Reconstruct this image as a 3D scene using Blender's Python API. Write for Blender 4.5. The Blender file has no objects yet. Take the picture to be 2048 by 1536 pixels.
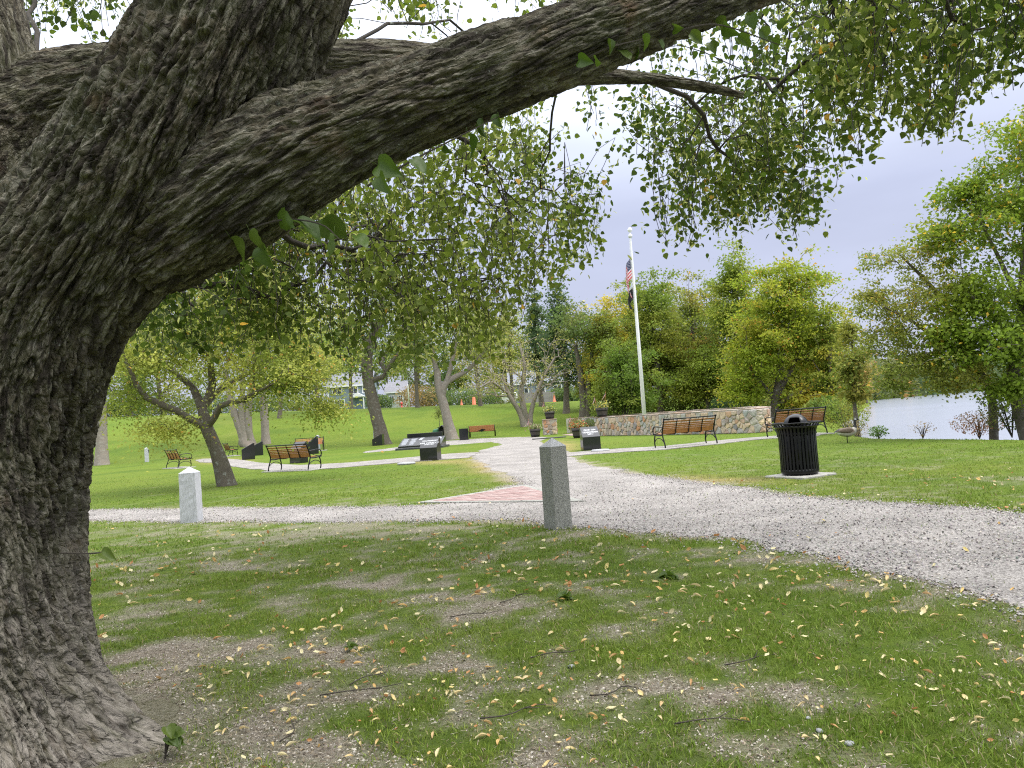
import bpy, math, random
import numpy as np
from mathutils import Vector, Matrix

rng = np.random.default_rng(11)
random.seed(11)
scene = bpy.context.scene
COL = scene.collection

# ------------------------------------------------------------------ camera
FPX = 1538.0; ROLL = 0.071; PITCH = math.atan(68 / FPX * math.cos(0.071)); EYE = 1.3
_f = np.array([0, math.cos(PITCH), math.sin(PITCH)])
_U = np.array([0, -math.sin(PITCH), math.cos(PITCH)])
_X = np.array([1.0, 0, 0])
_r = _X * math.cos(ROLL) - _U * math.sin(ROLL)
_u = _U * math.cos(ROLL) + _X * math.sin(ROLL)
cam_data = bpy.data.cameras.new('camera'); cam = bpy.data.objects.new('camera', cam_data); COL.objects.link(cam)
cam_data.sensor_width = 36; cam_data.lens = 36 * FPX / 2048; cam_data.clip_start = 0.05; cam_data.clip_end = 4000
M = Matrix.Identity(4)
for i in range(3):
    M[i][0] = _r[i]; M[i][1] = _u[i]; M[i][2] = -_f[i]
M[2][3] = EYE
cam.matrix_world = M
scene.camera = cam

# ------------------------------------------------------------------ overcast sky
SUN_EL = math.radians(48); SUN_ROT = math.radians(-60)
world = bpy.data.worlds.new('World'); scene.world = world; world.use_nodes = True
nt = world.node_tree; nt.nodes.clear()
def wn(t, **k):
    n = nt.nodes.new(t)
    for a, b in k.items(): setattr(n, a, b)
    return n
out = wn('ShaderNodeOutputWorld')
sky = wn('ShaderNodeTexSky', sky_type='NISHITA', sun_disc=False, sun_elevation=SUN_EL, sun_rotation=SUN_ROT, dust_density=3.0)
bg_sky = wn('ShaderNodeBackground'); bg_sky.inputs[1].default_value = 0.10
nt.links.new(sky.outputs[0], bg_sky.inputs[0])
tc = wn('ShaderNodeTexCoord'); sep = wn('ShaderNodeSeparateXYZ'); nt.links.new(tc.outputs['Generated'], sep.inputs[0])
# cloud deck: standard overcast sky, three times brighter overhead than at the horizon
ramp = wn('ShaderNodeValToRGB'); e = ramp.color_ramp.elements
e[0].position = 0.0; e[0].color = (0.355, 0.375, 0.475, 1)
e[1].position = 1.0; e[1].color = (2.35, 2.35, 2.35, 1)
m = e.new(0.24); m.color = (0.375, 0.405, 0.535, 1)
m = e.new(0.46); m.color = (0.80, 0.86, 1.0, 1)
m = e.new(0.68); m.color = (1.75, 1.78, 1.85, 1)
nt.links.new(sep.outputs[2], ramp.inputs[0])
mp = wn('ShaderNodeMapping'); mp.inputs['Scale'].default_value = (1.2, 1.2, 4.5); nt.links.new(tc.outputs['Generated'], mp.inputs[0])
nz = wn('ShaderNodeTexNoise'); nz.inputs['Scale'].default_value = 1.6; nz.inputs['Detail'].default_value = 5
nt.links.new(mp.outputs[0], nz.inputs[0])
mr = wn('ShaderNodeMapRange'); mr.inputs[1].default_value = 0.3; mr.inputs[2].default_value = 0.7
mr.inputs[3].default_value = 0.88; mr.inputs[4].default_value = 1.14; nt.links.new(nz.outputs[0], mr.inputs[0])
bg_cl = wn('ShaderNodeBackground'); nt.links.new(ramp.outputs[0], bg_cl.inputs[0]); nt.links.new(mr.outputs[0], bg_cl.inputs[1])
mx = wn('ShaderNodeMixShader'); mx.inputs[0].default_value = 0.93
nt.links.new(bg_sky.outputs[0], mx.inputs[1]); nt.links.new(bg_cl.outputs[0], mx.inputs[2]); nt.links.new(mx.outputs[0], out.inputs[0])
sun_d = bpy.data.lights.new('sun', 'SUN'); sun_d.energy = 1.4; sun_d.angle = math.radians(25); sun_d.color = (1, 0.97, 0.92)
sun = bpy.data.objects.new('sun', sun_d); COL.objects.link(sun)
_sd = Vector((math.sin(SUN_ROT) * math.cos(SUN_EL), math.cos(SUN_ROT) * math.cos(SUN_EL), math.sin(SUN_EL)))
_sd = Vector((0.50, -0.12, 0.80))          # high veiled sun over the river side
sky.sun_rotation = math.atan2(_sd.x, _sd.y); sky.sun_elevation = math.asin(_sd.normalized().z)
sun.rotation_euler = _sd.to_track_quat('Z', 'Y').to_euler(); sun.location = (0, 0, 40)
vs = scene.view_settings; vs.view_transform = 'Standard'; vs.look = 'None'; vs.exposure = 0.75; vs.gamma = 1.0
scene.render.engine = 'CYCLES'
scene.cycles.max_bounces = 7; scene.cycles.diffuse_bounces = 4; scene.cycles.transmission_bounces = 4
scene.cycles.use_denoising = False; scene.cycles.sample_clamp_indirect = 4.0; scene.cycles.filter_width = 1.15

# ------------------------------------------------------------------ pixel -> place helpers (distance always from ground or given depth)
def ray(px, py): return _f + (px - 1024) / FPX * _r + (768 - py) / FPX * _u
def G(px, py, z=0.0):
    d = ray(px, py); t = (z - EYE) / d[2]; return np.array([0, 0, EYE]) + d * t
def D(px, py, dist):
    d = ray(px, py); return np.array([0, 0, EYE]) + d * (dist / d[1])
def proj(P):
    P = np.atleast_2d(P) - np.array([0, 0, EYE]); w = P @ _f
    w = np.where(np.abs(w) < 1e-6, 1e-6, w)
    return 1024 + FPX * (P @ _r) / w, 768 - FPX * (P @ _u) / w, w

# ------------------------------------------------------------------ noise
def _h(ix, iy, iz, seed):
    n = ix * 374761393 + iy * 668265263 + iz * 2147483647 + seed * 1274126177
    n = (n ^ (n >> 13)) * 1274126177 & 0x7fffffffffff
    n = (n ^ (n >> 16)) * 2246822519 & 0x7fffffffffff
    return ((n ^ (n >> 15)) & 0xffffff) / float(0xffffff)
def vn3(x, y, z, seed=0):
    x = np.asarray(x, float); y = np.asarray(y, float); z = np.asarray(z, float) + 0 * x
    ix = np.floor(x).astype(np.int64); iy = np.floor(y).astype(np.int64); iz = np.floor(z).astype(np.int64)
    fx = x - ix; fy = y - iy; fz = z - iz
    fx = fx * fx * (3 - 2 * fx); fy = fy * fy * (3 - 2 * fy); fz = fz * fz * (3 - 2 * fz)
    r = 0
    for a in (0, 1):
        wa = fx if a else 1 - fx
        for b in (0, 1):
            wb = fy if b else 1 - fy
            for c in (0, 1):
                r = r + _h(ix + a, iy + b, iz + c, seed) * wa * wb * (fz if c else 1 - fz)
    return r
def vn2(x, y, seed=0):
    x = np.asarray(x, float); y = np.asarray(y, float)
    ix = np.floor(x).astype(np.int64); iy = np.floor(y).astype(np.int64)
    fx = x - ix; fy = y - iy; fx = fx * fx * (3 - 2 * fx); fy = fy * fy * (3 - 2 * fy)
    z = np.zeros_like(ix)
    return (_h(ix, iy, z, seed) * (1 - fx) * (1 - fy) + _h(ix + 1, iy, z, seed) * fx * (1 - fy)
            + _h(ix, iy + 1, z, seed) * (1 - fx) * fy + _h(ix + 1, iy + 1, z, seed) * fx * fy)
def fbm2(x, y, seed=0, o=4):
    r = 0; a = 0.5; s = 0
    for k in range(o):
        r = r + a * vn2(x * 2 ** k, y * 2 ** k, seed + k); s += a; a *= 0.5
    return r / s
def sstep(a, b, x):
    t = np.clip((x - a) / (b - a), 0, 1); return t * t * (3 - 2 * t)

# ------------------------------------------------------------------ mesh helpers
def link(o, parent=None):
    COL.objects.link(o)
    if parent is not None: o.parent = parent
    return o
def mesh_np(name, V, Fs, col=None, smooth=False):
    """Fs: list of int arrays (n,k) of one or more face sizes"""
    me = bpy.data.meshes.new(name)
    V = np.asarray(V, np.float32)
    if not isinstance(Fs, (list, tuple)): Fs = [Fs]
    Fs = [np.asarray(f, np.int32) for f in Fs if len(f)]
    nl = sum(f.size for f in Fs); nf = sum(len(f) for f in Fs)
    me.vertices.add(len(V)); me.vertices.foreach_set('co', V.ravel())
    me.loops.add(nl); me.loops.foreach_set('vertex_index', np.concatenate([f.ravel() for f in Fs]))
    me.polygons.add(nf)
    tot = np.concatenate([np.full(len(f), f.shape[1], np.int32) for f in Fs])
    start = np.concatenate([[0], np.cumsum(tot)[:-1]]).astype(np.int32)
    me.polygons.foreach_set('loop_start', start)
    try: me.polygons.foreach_set('loop_total', tot)
    except Exception: pass
    if smooth: me.polygons.foreach_set('use_smooth', np.ones(nf, bool))
    me.update(calc_edges=True)
    if col is not None:
        a = me.attributes.new('col', 'FLOAT_COLOR', 'POINT')
        c = np.ones((len(V), 4), np.float32); c[:, :3] = col
        a.data.foreach_set('color', c.ravel())
    return me
def ob(name, me, mat, parent=None, loc=None, rot=None):
    o = bpy.data.objects.new(name, me)
    if mat is not None and len(me.materials) == 0: me.materials.append(mat)
    link(o, parent)
    if loc is not None: o.location = [float(v) for v in loc]
    if rot is not None: o.rotation_euler = rot
    return o
def tag(o, label, cat=None, group=None, kind=None):
    if label: o['label'] = label
    if cat: o['category'] = cat
    if group: o['group'] = group
    if kind: o['kind'] = kind
    return o
def thing(name, label, cat, loc=(0, 0, 0), rz=0.0, group=None):
    o = bpy.data.objects.new(name, None); link(o); o.location = [float(v) for v in loc]; o.rotation_euler = (0, 0, rz)
    o.empty_display_size = 0.2
    return tag(o, label, cat, group)
def dup(root, loc, rz, label=None, scale=None):
    r = root.copy(); COL.objects.link(r); r.location = [float(v) for v in loc]; r.rotation_euler = (0, 0, rz)
    if label: r['label'] = label
    if scale: r.scale = (scale,) * 3
    for ch in list(root.children):
        c = ch.copy(); COL.objects.link(c); c.parent = r
        for g in list(ch.children):
            d = g.copy(); COL.objects.link(d); d.parent = c
    return r
class MB:
    def __init__(s): s.v = []; s.f = []; s.c = []
    def add(s, V, F, col=None):
        b = len(s.v); V = [tuple(float(q) for q in p) for p in V]
        s.v += V; s.f += [tuple(int(i) + b for i in f) for f in F]
        if col is not None: s.c += [col] * len(V) if not isinstance(col, list) else col
        return s
    def box(s, c, d, rz=0, ry=0, rx=0, col=None, bev=0.0):
        x, y, z = d[0] / 2, d[1] / 2, d[2] / 2
        if bev > 0:
            P = []
            for sx in (-1, 1):
                for sy in (-1, 1):
                    for sz in (-1, 1):
                        P += [(sx * (x - bev), sy * (y - bev), sz * z), (sx * (x - bev), sy * y, sz * (z - bev)), (sx * x, sy * (y - bev), sz * (z - bev))]
            idx = lambda sx, sy, sz, k: ((sx > 0) * 4 + (sy > 0) * 2 + (sz > 0)) * 3 + k
            F = []
            for q in (-1, 1):
                F.append([idx(-1, -1, q, 0), idx(1, -1, q, 0), idx(1, 1, q, 0), idx(-1, 1, q, 0)])
                F.append([idx(-1, q, -1, 1), idx(1, q, -1, 1), idx(1, q, 1, 1), idx(-1, q, 1, 1)])
                F.append([idx(q, -1, -1, 2), idx(q, 1, -1, 2), idx(q, 1, 1, 2), idx(q, -1, 1, 2)])
            for a in (-1, 1):
                for b in (-1, 1):
                    F.append([idx(-1, a, b, 0), idx(1, a, b, 0), idx(1, a, b, 1), idx(-1, a, b, 1)])
                    F.append([idx(a, -1, b, 0), idx(a, 1, b, 0), idx(a, 1, b, 2), idx(a, -1, b, 2)])
                    F.append([idx(a, b, -1, 1), idx(a, b, 1, 1), idx(a, b, 1, 2), idx(a, b, -1, 2)])
                    for k in (-1, 1): F.append([idx(a, b, k, 0), idx(a, b, k, 1), idx(a, b, k, 2)])
        else:
            P = [(sx * x, sy * y, sz * z) for sx in (-1, 1) for sy in (-1, 1) for sz in (-1, 1)]
            F = [(0, 1, 3, 2), (4, 6, 7, 5), (0, 4, 5, 1), (2, 3, 7, 6), (0, 2, 6, 4), (1, 5, 7, 3)]
        R = Matrix.Rotation(rz, 3, 'Z') @ Matrix.Rotation(ry, 3, 'Y') @ Matrix.Rotation(rx, 3, 'X')
        return s.add([R @ Vector(p) + Vector(c) for p in P], F, col)
    def tube(s, pts, rad, n=8, col=None, cap=True, flat=None):
        V, F = tube_vf(pts, rad, n, cap, flat); return s.add(V, F, col)
    def lathe(s, prof, n=24, c=(0, 0, 0), col=None):
        V = []; F = []
        for r, z in prof:
            for k in range(n):
                a = 2 * math.pi * k / n; V.append((c[0] + r * math.cos(a), c[1] + r * math.sin(a), c[2] + z))
        for i in range(len(prof) - 1):
            for k in range(n):
                F.append((i * n + k, i * n + (k + 1) % n, (i + 1) * n + (k + 1) % n, (i + 1) * n + k))
        F.append(tuple(reversed(range(n)))); F.append(tuple((len(prof) - 1) * n + k for k in range(n)))
        return s.add(V, F, col)
    def prism(s, poly, x0, x1, col=None):
        """poly in (y,z), extruded along x"""
        n = len(poly); V = [(x0, p[0], p[1]) for p in poly] + [(x1, p[0], p[1]) for p in poly]
        F = [tuple(reversed(range(n))), tuple(range(n, 2 * n))] + [(i, (i + 1) % n, n + (i + 1) % n, n + i) for i in range(n)]
        return s.add(V, F, col)
    def mesh(s, name, smooth=False):
        me = bpy.data.meshes.new(name); me.from_pydata(s.v, [], s.f); me.update()
        if smooth: me.polygons.foreach_set('use_smooth', np.ones(len(me.polygons), bool))
        if s.c and len(s.c) == len(s.v):
            a = me.attributes.new('col', 'FLOAT_COLOR', 'POINT')
            a.data.foreach_set('color', np.array([tuple(c[:3]) + (1,) for c in s.c], np.float32).ravel())
        return me
    def build(s, name, mat, parent=None, smooth=False, loc=None, rot=None):
        return ob(name, s.mesh(name, smooth), mat, parent, loc, rot)
def frames(P):
    P = np.asarray(P, float); T = np.gradient(P, axis=0); T /= np.linalg.norm(T, axis=1)[:, None] + 1e-12
    ref = np.array([0.0, 0, 1]) if abs(T[0][2]) < 0.9 else np.array([1.0, 0, 0])
    N = np.zeros_like(P); n = ref - T[0] * (ref @ T[0]); n /= np.linalg.norm(n); N[0] = n
    for i in range(1, len(P)):
        n = n - T[i] * (n @ T[i]); n /= np.linalg.norm(n) + 1e-12; N[i] = n
    return T, N, np.cross(T, N)
def tube_vf(pts, rad, n=8, cap=True, flat=None):
    P = np.asarray(pts, float); rad = np.broadcast_to(np.asarray(rad, float), (len(P),))
    T, N, B = frames(P); a = np.arange(n) * 2 * math.pi / n
    fl = 1.0 if flat is None else flat
    V = (P[:, None] + rad[:, None, None] * (np.cos(a)[None, :, None] * N[:, None] + fl * np.sin(a)[None, :, None] * B[:, None])).reshape(-1, 3)
    F = []
    for i in range(len(P) - 1):
        for k in range(n):
            F.append((i * n + k, i * n + (k + 1) % n, (i + 1) * n + (k + 1) % n, (i + 1) * n + k))
    if cap: F.append(tuple(reversed(range(n)))); F.append(tuple((len(P) - 1) * n + k for k in range(n)))
    return V, F
def spline(P, n):
    """Catmull-Rom resample"""
    P = np.asarray(P, float); Q = np.vstack([2 * P[0] - P[1], P, 2 * P[-1] - P[-2]]); m = len(P) - 1
    u = np.linspace(0, m, n); i = np.minimum(u.astype(int), m - 1); t = (u - i)[:, None]
    p0, p1, p2, p3 = Q[i], Q[i + 1], Q[i + 2], Q[i + 3]
    return 0.5 * (2 * p1 + (p2 - p0) * t + (2 * p0 - 5 * p1 + 4 * p2 - p3) * t ** 2 + (3 * p1 - p0 - 3 * p2 + p3) * t ** 3)

# ------------------------------------------------------------------ materials
def mat(name, color=(0.5, 0.5, 0.5), rough=0.7, metal=0.0, attr=False, var=0.0, scale=8.0, bump=0.0, bscale=40.0, spec=0.5, transl=0.0, stretch=None, color2=None, objrand=None, coat=0.0):
    m = bpy.data.materials.new(name); m.use_nodes = True; t = m.node_tree; N = t.nodes; L = t.links
    b = N['Principled BSDF']; b.inputs['Roughness'].default_value = rough; b.inputs['Metallic'].default_value = metal
    b.inputs['Specular IOR Level'].default_value = spec; b.inputs['Coat Weight'].default_value = coat
    src = None
    if attr:
        a = N.new('ShaderNodeAttribute'); a.attribute_name = 'col'; src = a.outputs['Color']
    elif objrand:
        oi = N.new('ShaderNodeObjectInfo'); r = N.new('ShaderNodeValToRGB'); L.new(oi.outputs['Random'], r.inputs[0])
        el = r.color_ramp.elements
        for k, c in enumerate(objrand):
            q = el[k] if k < 2 else el.new(1.0)
            q.color = tuple(c) + (1,)
        for k in range(len(objrand)): el[k].position = k / (len(objrand) - 1)
        for k, c in enumerate(objrand): el[k].color = tuple(c) + (1,)
        src = r.outputs[0]
    else:
        rgb = N.new('ShaderNodeRGB'); rgb.outputs[0].default_value = tuple(color) + (1,); src = rgb.outputs[0]
    co = N.new('ShaderNodeTexCoord'); mpn = N.new('ShaderNodeMapping'); L.new(co.outputs['Object'], mpn.inputs[0])
    if stretch: mpn.inputs['Scale'].default_value = stretch
    if var > 0:
        n = N.new('ShaderNodeTexNoise'); n.inputs['Scale'].default_value = scale; n.inputs['Detail'].default_value = 6; L.new(mpn.outputs[0], n.inputs[0])
        if color2 is not None:
            mr = N.new('ShaderNodeMapRange'); mr.inputs[1].default_value = 0.38; mr.inputs[2].default_value = 0.62; L.new(n.outputs[0], mr.inputs[0])
            mi = N.new('ShaderNodeMix'); mi.data_type = 'RGBA'; L.new(mr.outputs[0], mi.inputs[0]); L.new(src, mi.inputs[6]); mi.inputs[7].default_value = tuple(color2) + (1,)
            src = mi.outputs[2]
        mr = N.new('ShaderNodeMapRange'); mr.inputs[1].default_value = 0.3; mr.inputs[2].default_value = 0.7
        mr.inputs[3].default_value = 1 - var; mr.inputs[4].default_value = 1 + var; L.new(n.outputs[0], mr.inputs[0])
        mu = N.new('ShaderNodeVectorMath'); mu.operation = 'SCALE'; L.new(src, mu.inputs[0]); L.new(mr.outputs[0], mu.inputs['Scale']); src = mu.outputs[0]
    L.new(src, b.inputs['Base Color'])
    if bump > 0:
        n = N.new('ShaderNodeTexNoise'); n.inputs['Scale'].default_value = bscale; n.inputs['Detail'].default_value = 8; n.inputs['Roughness'].default_value = 0.65; L.new(mpn.outputs[0], n.inputs[0])
        bp = N.new('ShaderNodeBump'); bp.inputs['Strength'].default_value = bump; bp.inputs['Distance'].default_value = 0.02
        L.new(n.outputs[0], bp.inputs['Height']); L.new(bp.outputs[0], b.inputs['Normal'])
    if transl > 0:
        tr = N.new('ShaderNodeBsdfTranslucent'); L.new(src, tr.inputs[0])
        ms = N.new('ShaderNodeMixShader'); ms.inputs[0].default_value = transl
        L.new(b.outputs[0], ms.inputs[1]); L.new(tr.outputs[0], ms.inputs[2]); L.new(ms.outputs[0], N['Material Output'].inputs[0])
    return m
MT = {}
MT['leaf'] = mat('leaf', attr=True, rough=0.55, spec=0.3, transl=0.55)
MT['blade'] = mat('blade', attr=True, rough=0.6, spec=0.25, transl=0.3)
MT['iron'] = mat('black_iron', (0.007, 0.007, 0.008), rough=0.35, spec=0.3, var=0.2, scale=20)
MT['liner'] = mat('black_plastic', (0.007, 0.007, 0.008), rough=0.25, spec=0.35)
MT['wood'] = mat('bench_wood', (0.36, 0.15, 0.045), rough=0.5, var=0.25, scale=6, stretch=(1.5, 14, 14), bump=0.15, bscale=20)
MT['wood_new'] = mat('orange_wood', (0.50, 0.19, 0.08), rough=0.5, var=0.18, scale=6, stretch=(1.5, 14, 14))
MT['black_granite'] = mat('polished_black_granite', (0.016, 0.017, 0.019), rough=0.12, spec=0.6, var=0.3, scale=120)
MT['rough_black'] = mat('honed_granite', (0.05, 0.052, 0.058), rough=0.35, var=0.35, scale=90, stretch=(1, 1, 0.15))
MT['letter'] = mat('engraved_letter', (0.75, 0.76, 0.78), rough=0.8)
MT['granite'] = mat('grey_granite', (0.33, 0.335, 0.34), rough=0.75, var=0.4, scale=75, bump=0.35, bscale=70)
MT['granite_d'] = mat('dark_grey_granite', (0.27, 0.27, 0.24), rough=0.8, var=0.5, scale=70, bump=0.4, bscale=60)
MT['granite_w'] = mat('pale_weathered_granite', (0.50, 0.51, 0.53), rough=0.8, var=0.35, scale=28, stretch=(3, 3, 0.35), bump=0.4, bscale=60, color2=(0.40, 0.41, 0.43))
MT['concrete'] = mat('concrete', (0.34, 0.33, 0.30), rough=0.85, var=0.15, scale=12, bump=0.2)
MT['white'] = mat('white_paint', (0.80, 0.80, 0.80), rough=0.45, var=0.04, scale=2)
MT['mortar'] = mat('mortar', (0.58, 0.55, 0.50), rough=0.95, var=0.15, scale=20, bump=0.3)
MT['stone'] = mat('field_stone', objrand=[(0.275, 0.275, 0.250), (0.525, 0.400, 0.275), (0.375, 0.350, 0.325), (0.450, 0.225, 0.112), (0.463, 0.413, 0.350), (0.312, 0.325, 0.312), (0.587, 0.450, 0.288), (0.225, 0.213, 0.213), (0.500, 0.312, 0.175)], rough=0.85, var=0.3, scale=9, bump=0.5, bscale=18)
MT['cap'] = mat('cap_stone', objrand=[(0.40, 0.32, 0.27), (0.34, 0.25, 0.19), (0.42, 0.37, 0.33), (0.33, 0.22, 0.17)], rough=0.85, var=0.25, scale=6, bump=0.3)
MT['brick'] = mat('paver_brick', objrand=[(0.27, 0.165, 0.150), (0.33, 0.245, 0.225), (0.25, 0.150, 0.138), (0.36, 0.285, 0.265)], rough=0.85, var=0.2, scale=20, bump=0.2)
MT['fallen'] = mat('fallen_leaf', objrand=[(0.72, 0.56, 0.24), (0.70, 0.62, 0.36), (0.62, 0.40, 0.14), (0.76, 0.68, 0.40), (0.48, 0.24, 0.09), (0.72, 0.58, 0.28), (0.62, 0.50, 0.28)], rough=0.7, var=0.25, scale=60, transl=0.25)
MT['fallen_c'] = mat('fallen_leaf_mass', attr=True, rough=0.7, transl=0.25)
MT['attr'] = mat('painted', attr=True, rough=0.6, var=0.08, scale=15)
MT['cloth'] = mat('flag_cloth', attr=True, rough=0.8, transl=0.25)
MT['barrel'] = mat('dark_barrel', (0.05, 0.042, 0.035), rough=0.6, var=0.3, scale=8, stretch=(6, 6, 0.5))
MT['twig'] = mat('twig', (0.055, 0.045, 0.035), rough=0.9)
MT['pebble'] = mat('gravel_pebbles', attr=True, rough=0.9)
def bark_mat(name, c1, c2, lich, lichc=(0.42, 0.45, 0.40), near=False):
    m = mat(name, c1, rough=0.92, spec=0.2, var=0.35, scale=5 if near else 3, color2=c2, bump=0.9 if near else 0.8, bscale=60 if near else 12)
    t = m.node_tree; N = t.nodes; L = t.links; b = N['Principled BSDF']; src = b.inputs['Base Color'].links[0].from_socket
    n = N.new('ShaderNodeTexNoise'); n.inputs['Scale'].default_value = 34 if near else 6; n.inputs['Detail'].default_value = 9; n.inputs['Roughness'].default_value = 0.75
    co = N.new('ShaderNodeTexCoord'); L.new(co.outputs['Object'], n.inputs[0])
    mr = N.new('ShaderNodeMapRange'); mr.inputs[1].default_value = 0.60 - lich * 0.1; mr.inputs[2].default_value = 0.72; L.new(n.outputs[0], mr.inputs[0])
    mi = N.new('ShaderNodeMix'); mi.data_type = 'RGBA'; L.new(mr.outputs[0], mi.inputs[0]); L.new(src, mi.inputs[6]); mi.inputs[7].default_value = lichc + (1,)
    src = mi.outputs[2]
    if near:
        n2 = N.new('ShaderNodeTexNoise'); n2.inputs['Scale'].default_value = 2.2; n2.inputs['Detail'].default_value = 5; L.new(co.outputs['Object'], n2.inputs[0])
        mr2 = N.new('ShaderNodeMapRange'); mr2.inputs[1].default_value = 0.55; mr2.inputs[2].default_value = 0.75; mr2.inputs[4].default_value = 0.6; L.new(n2.outputs[0], mr2.inputs[0])
        m2 = N.new('ShaderNodeMix'); m2.data_type = 'RGBA'; L.new(mr2.outputs[0], m2.inputs[0]); L.new(src, m2.inputs[6]); m2.inputs[7].default_value = (0.17, 0.10, 0.05, 1); src = m2.outputs[2]
    L.new(src, b.inputs['Base Color'])
    return m
def near_bark():
    m = bpy.data.materials.new('furrowed_bark'); m.use_nodes = True; t = m.node_tree; N = t.nodes; L = t.links; b = N['Principled BSDF']
    b.inputs['Roughness'].default_value = 0.93; b.inputs['Specular IOR Level'].default_value = 0.2
    at = N.new('ShaderNodeAttribute'); at.attribute_name = 'grain'; co = N.new('ShaderNodeTexCoord')
    def mp(sc): n = N.new('ShaderNodeMapping'); n.inputs['Scale'].default_value = sc; L.new(at.outputs['Vector'], n.inputs[0]); return n.outputs[0]
    def noise(v, s=1, d=6, r=.65):
        n = N.new('ShaderNodeTexNoise'); n.inputs['Scale'].default_value = s; n.inputs['Detail'].default_value = d; n.inputs['Roughness'].default_value = r; L.new(v, n.inputs[0]); return n.outputs[0]
    def rg(v, a, c, lo=0., hi=1.):
        n = N.new('ShaderNodeMapRange'); n.inputs[1].default_value = a; n.inputs[2].default_value = c; n.inputs[3].default_value = lo; n.inputs[4].default_value = hi; L.new(v, n.inputs[0]); return n.outputs[0]
    def mth(op, a, c):
        n = N.new('ShaderNodeMath'); n.operation = op
        for k, v in ((0, a), (1, c)):
            if isinstance(v, (int, float)): n.inputs[k].default_value = v
            else: L.new(v, n.inputs[k])
        return n.outputs[0]
    def mix(f, a, c):
        n = N.new('ShaderNodeMix'); n.data_type = 'RGBA'; L.new(f, n.inputs[0])
        for k, v in ((6, a), (7, c)):
            if isinstance(v, tuple): n.inputs[k].default_value = v + (1,)
            else: L.new(v, n.inputs[k])
        return n.outputs[2]
    ridge = mth('ABSOLUTE', rg(noise(mp((30, 30, 7)), 1, 3, .5), 0.0, 1.0, -1, 1), 0); ridge = rg(ridge, 0.02, 0.16)
    fine = noise(mp((75, 75, 26)), 1, 8, .75)
    vo = N.new('ShaderNodeTexVoronoi'); vo.feature = 'DISTANCE_TO_EDGE'; vo.inputs['Scale'].default_value = 1; wv = N.new('ShaderNodeVectorMath'); wv.operation = 'ADD'; L.new(mp((38, 38, 13)), wv.inputs[0])
    nn = N.new('ShaderNodeTexNoise'); nn.inputs['Scale'].default_value = 30; nn.inputs['Detail'].default_value = 3; L.new(at.outputs['Vector'], nn.inputs[0]); L.new(nn.outputs['Color'], wv.inputs[1]); L.new(wv.outputs[0], vo.inputs[0])
    plate = rg(vo.outputs['Distance'], 0.0, 0.16)
    h = mth('ADD', mth('MULTIPLY', ridge, 0.55), mth('ADD', mth('MULTIPLY', plate, 0.45), mth('MULTIPLY', fine, 0.7)))
    bp = N.new('ShaderNodeBump'); bp.inputs['Strength'].default_value = 1.0; bp.inputs['Distance'].default_value = 0.014; L.new(h, bp.inputs['Height']); L.new(bp.outputs[0], b.inputs['Normal'])
    c = mix(rg(noise(co.outputs['Object'], 2.6, 5), .4, .6), (0.105, 0.088, 0.060), (0.070, 0.068, 0.038))
    c = mix(rg(noise(mp((60, 60, 12)), 1, 6, .7), .47, .64), c, (0.255, 0.235, 0.185))
    c = mix(rg(noise(mp((26, 26, 6)), 1, 4, .6), .52, .40), c, (0.040, 0.033, 0.025))
    c = mix(rg(noise(co.outputs['Object'], 3.1, 4), .60, .74, 0, .45), c, (0.15, 0.085, 0.045))
    c = mix(rg(noise(co.outputs['Object'], 46, 9, .75), .60, .70, 0, .8), c, (0.34, 0.37, 0.32))
    sz_ = N.new('ShaderNodeSeparateXYZ'); L.new(co.outputs['Object'], sz_.inputs[0]); pale = mth('MULTIPLY', rg(sz_.outputs[2], 1.25, .15), rg(noise(mp((34, 34, 8)), 1, 6, .7), .36, .60))
    c = mix(pale, c, (0.345, 0.308, 0.262))
    L.new(c, b.inputs['Base Color']); return m
MT['bark_near'] = near_bark()
MT['bark'] = bark_mat('grey_brown_bark', (0.17, 0.145, 0.115), (0.11, 0.095, 0.075), 0.5)
MT['bark_pale'] = bark_mat('pale_bark', (0.33, 0.29, 0.25), (0.24, 0.20, 0.17), 0.6)
MT['bark_dark'] = bark_mat('dark_bark', (0.07, 0.06, 0.05), (0.045, 0.04, 0.035), 0.0)

# ------------------------------------------------------------------ terrain
RIV = np.array([(13.2, -60), (12.8, 8), (12.4, 18), (11.2, 22), (12.0, 27), (13.8, 33), (17, 39), (19.5, 47), (24.5, 60), (40, 92), (66, 145), (110, 240), (190, 320), (330, 370), (1500, 420), (1500, -60)], float)
def seg_d(x, y, poly, closed=True):
    d = np.full(np.shape(x), 1e9); n = len(poly)
    for i in range(n if closed else n - 1):
        a = poly[i]; b = poly[(i + 1) % n]; e = b - a; L2 = e @ e
        t = np.clip(((x - a[0]) * e[0] + (y - a[1]) * e[1]) / L2, 0, 1)
        d = np.minimum(d, np.hypot(x - a[0] - t * e[0], y - a[1] - t * e[1]))
    return d
def inside(x, y, poly):
    c = np.zeros(np.shape(x), bool); n = len(poly)
    for i in range(n):
        a = poly[i]; b = poly[(i + 1) % n]
        if a[1] == b[1]: continue
        k = ((a[1] > y) != (b[1] > y)) & (x < (b[0] - a[0]) * (y - a[1]) / (b[1] - a[1]) + a[0]); c ^= k
    return c
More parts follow.
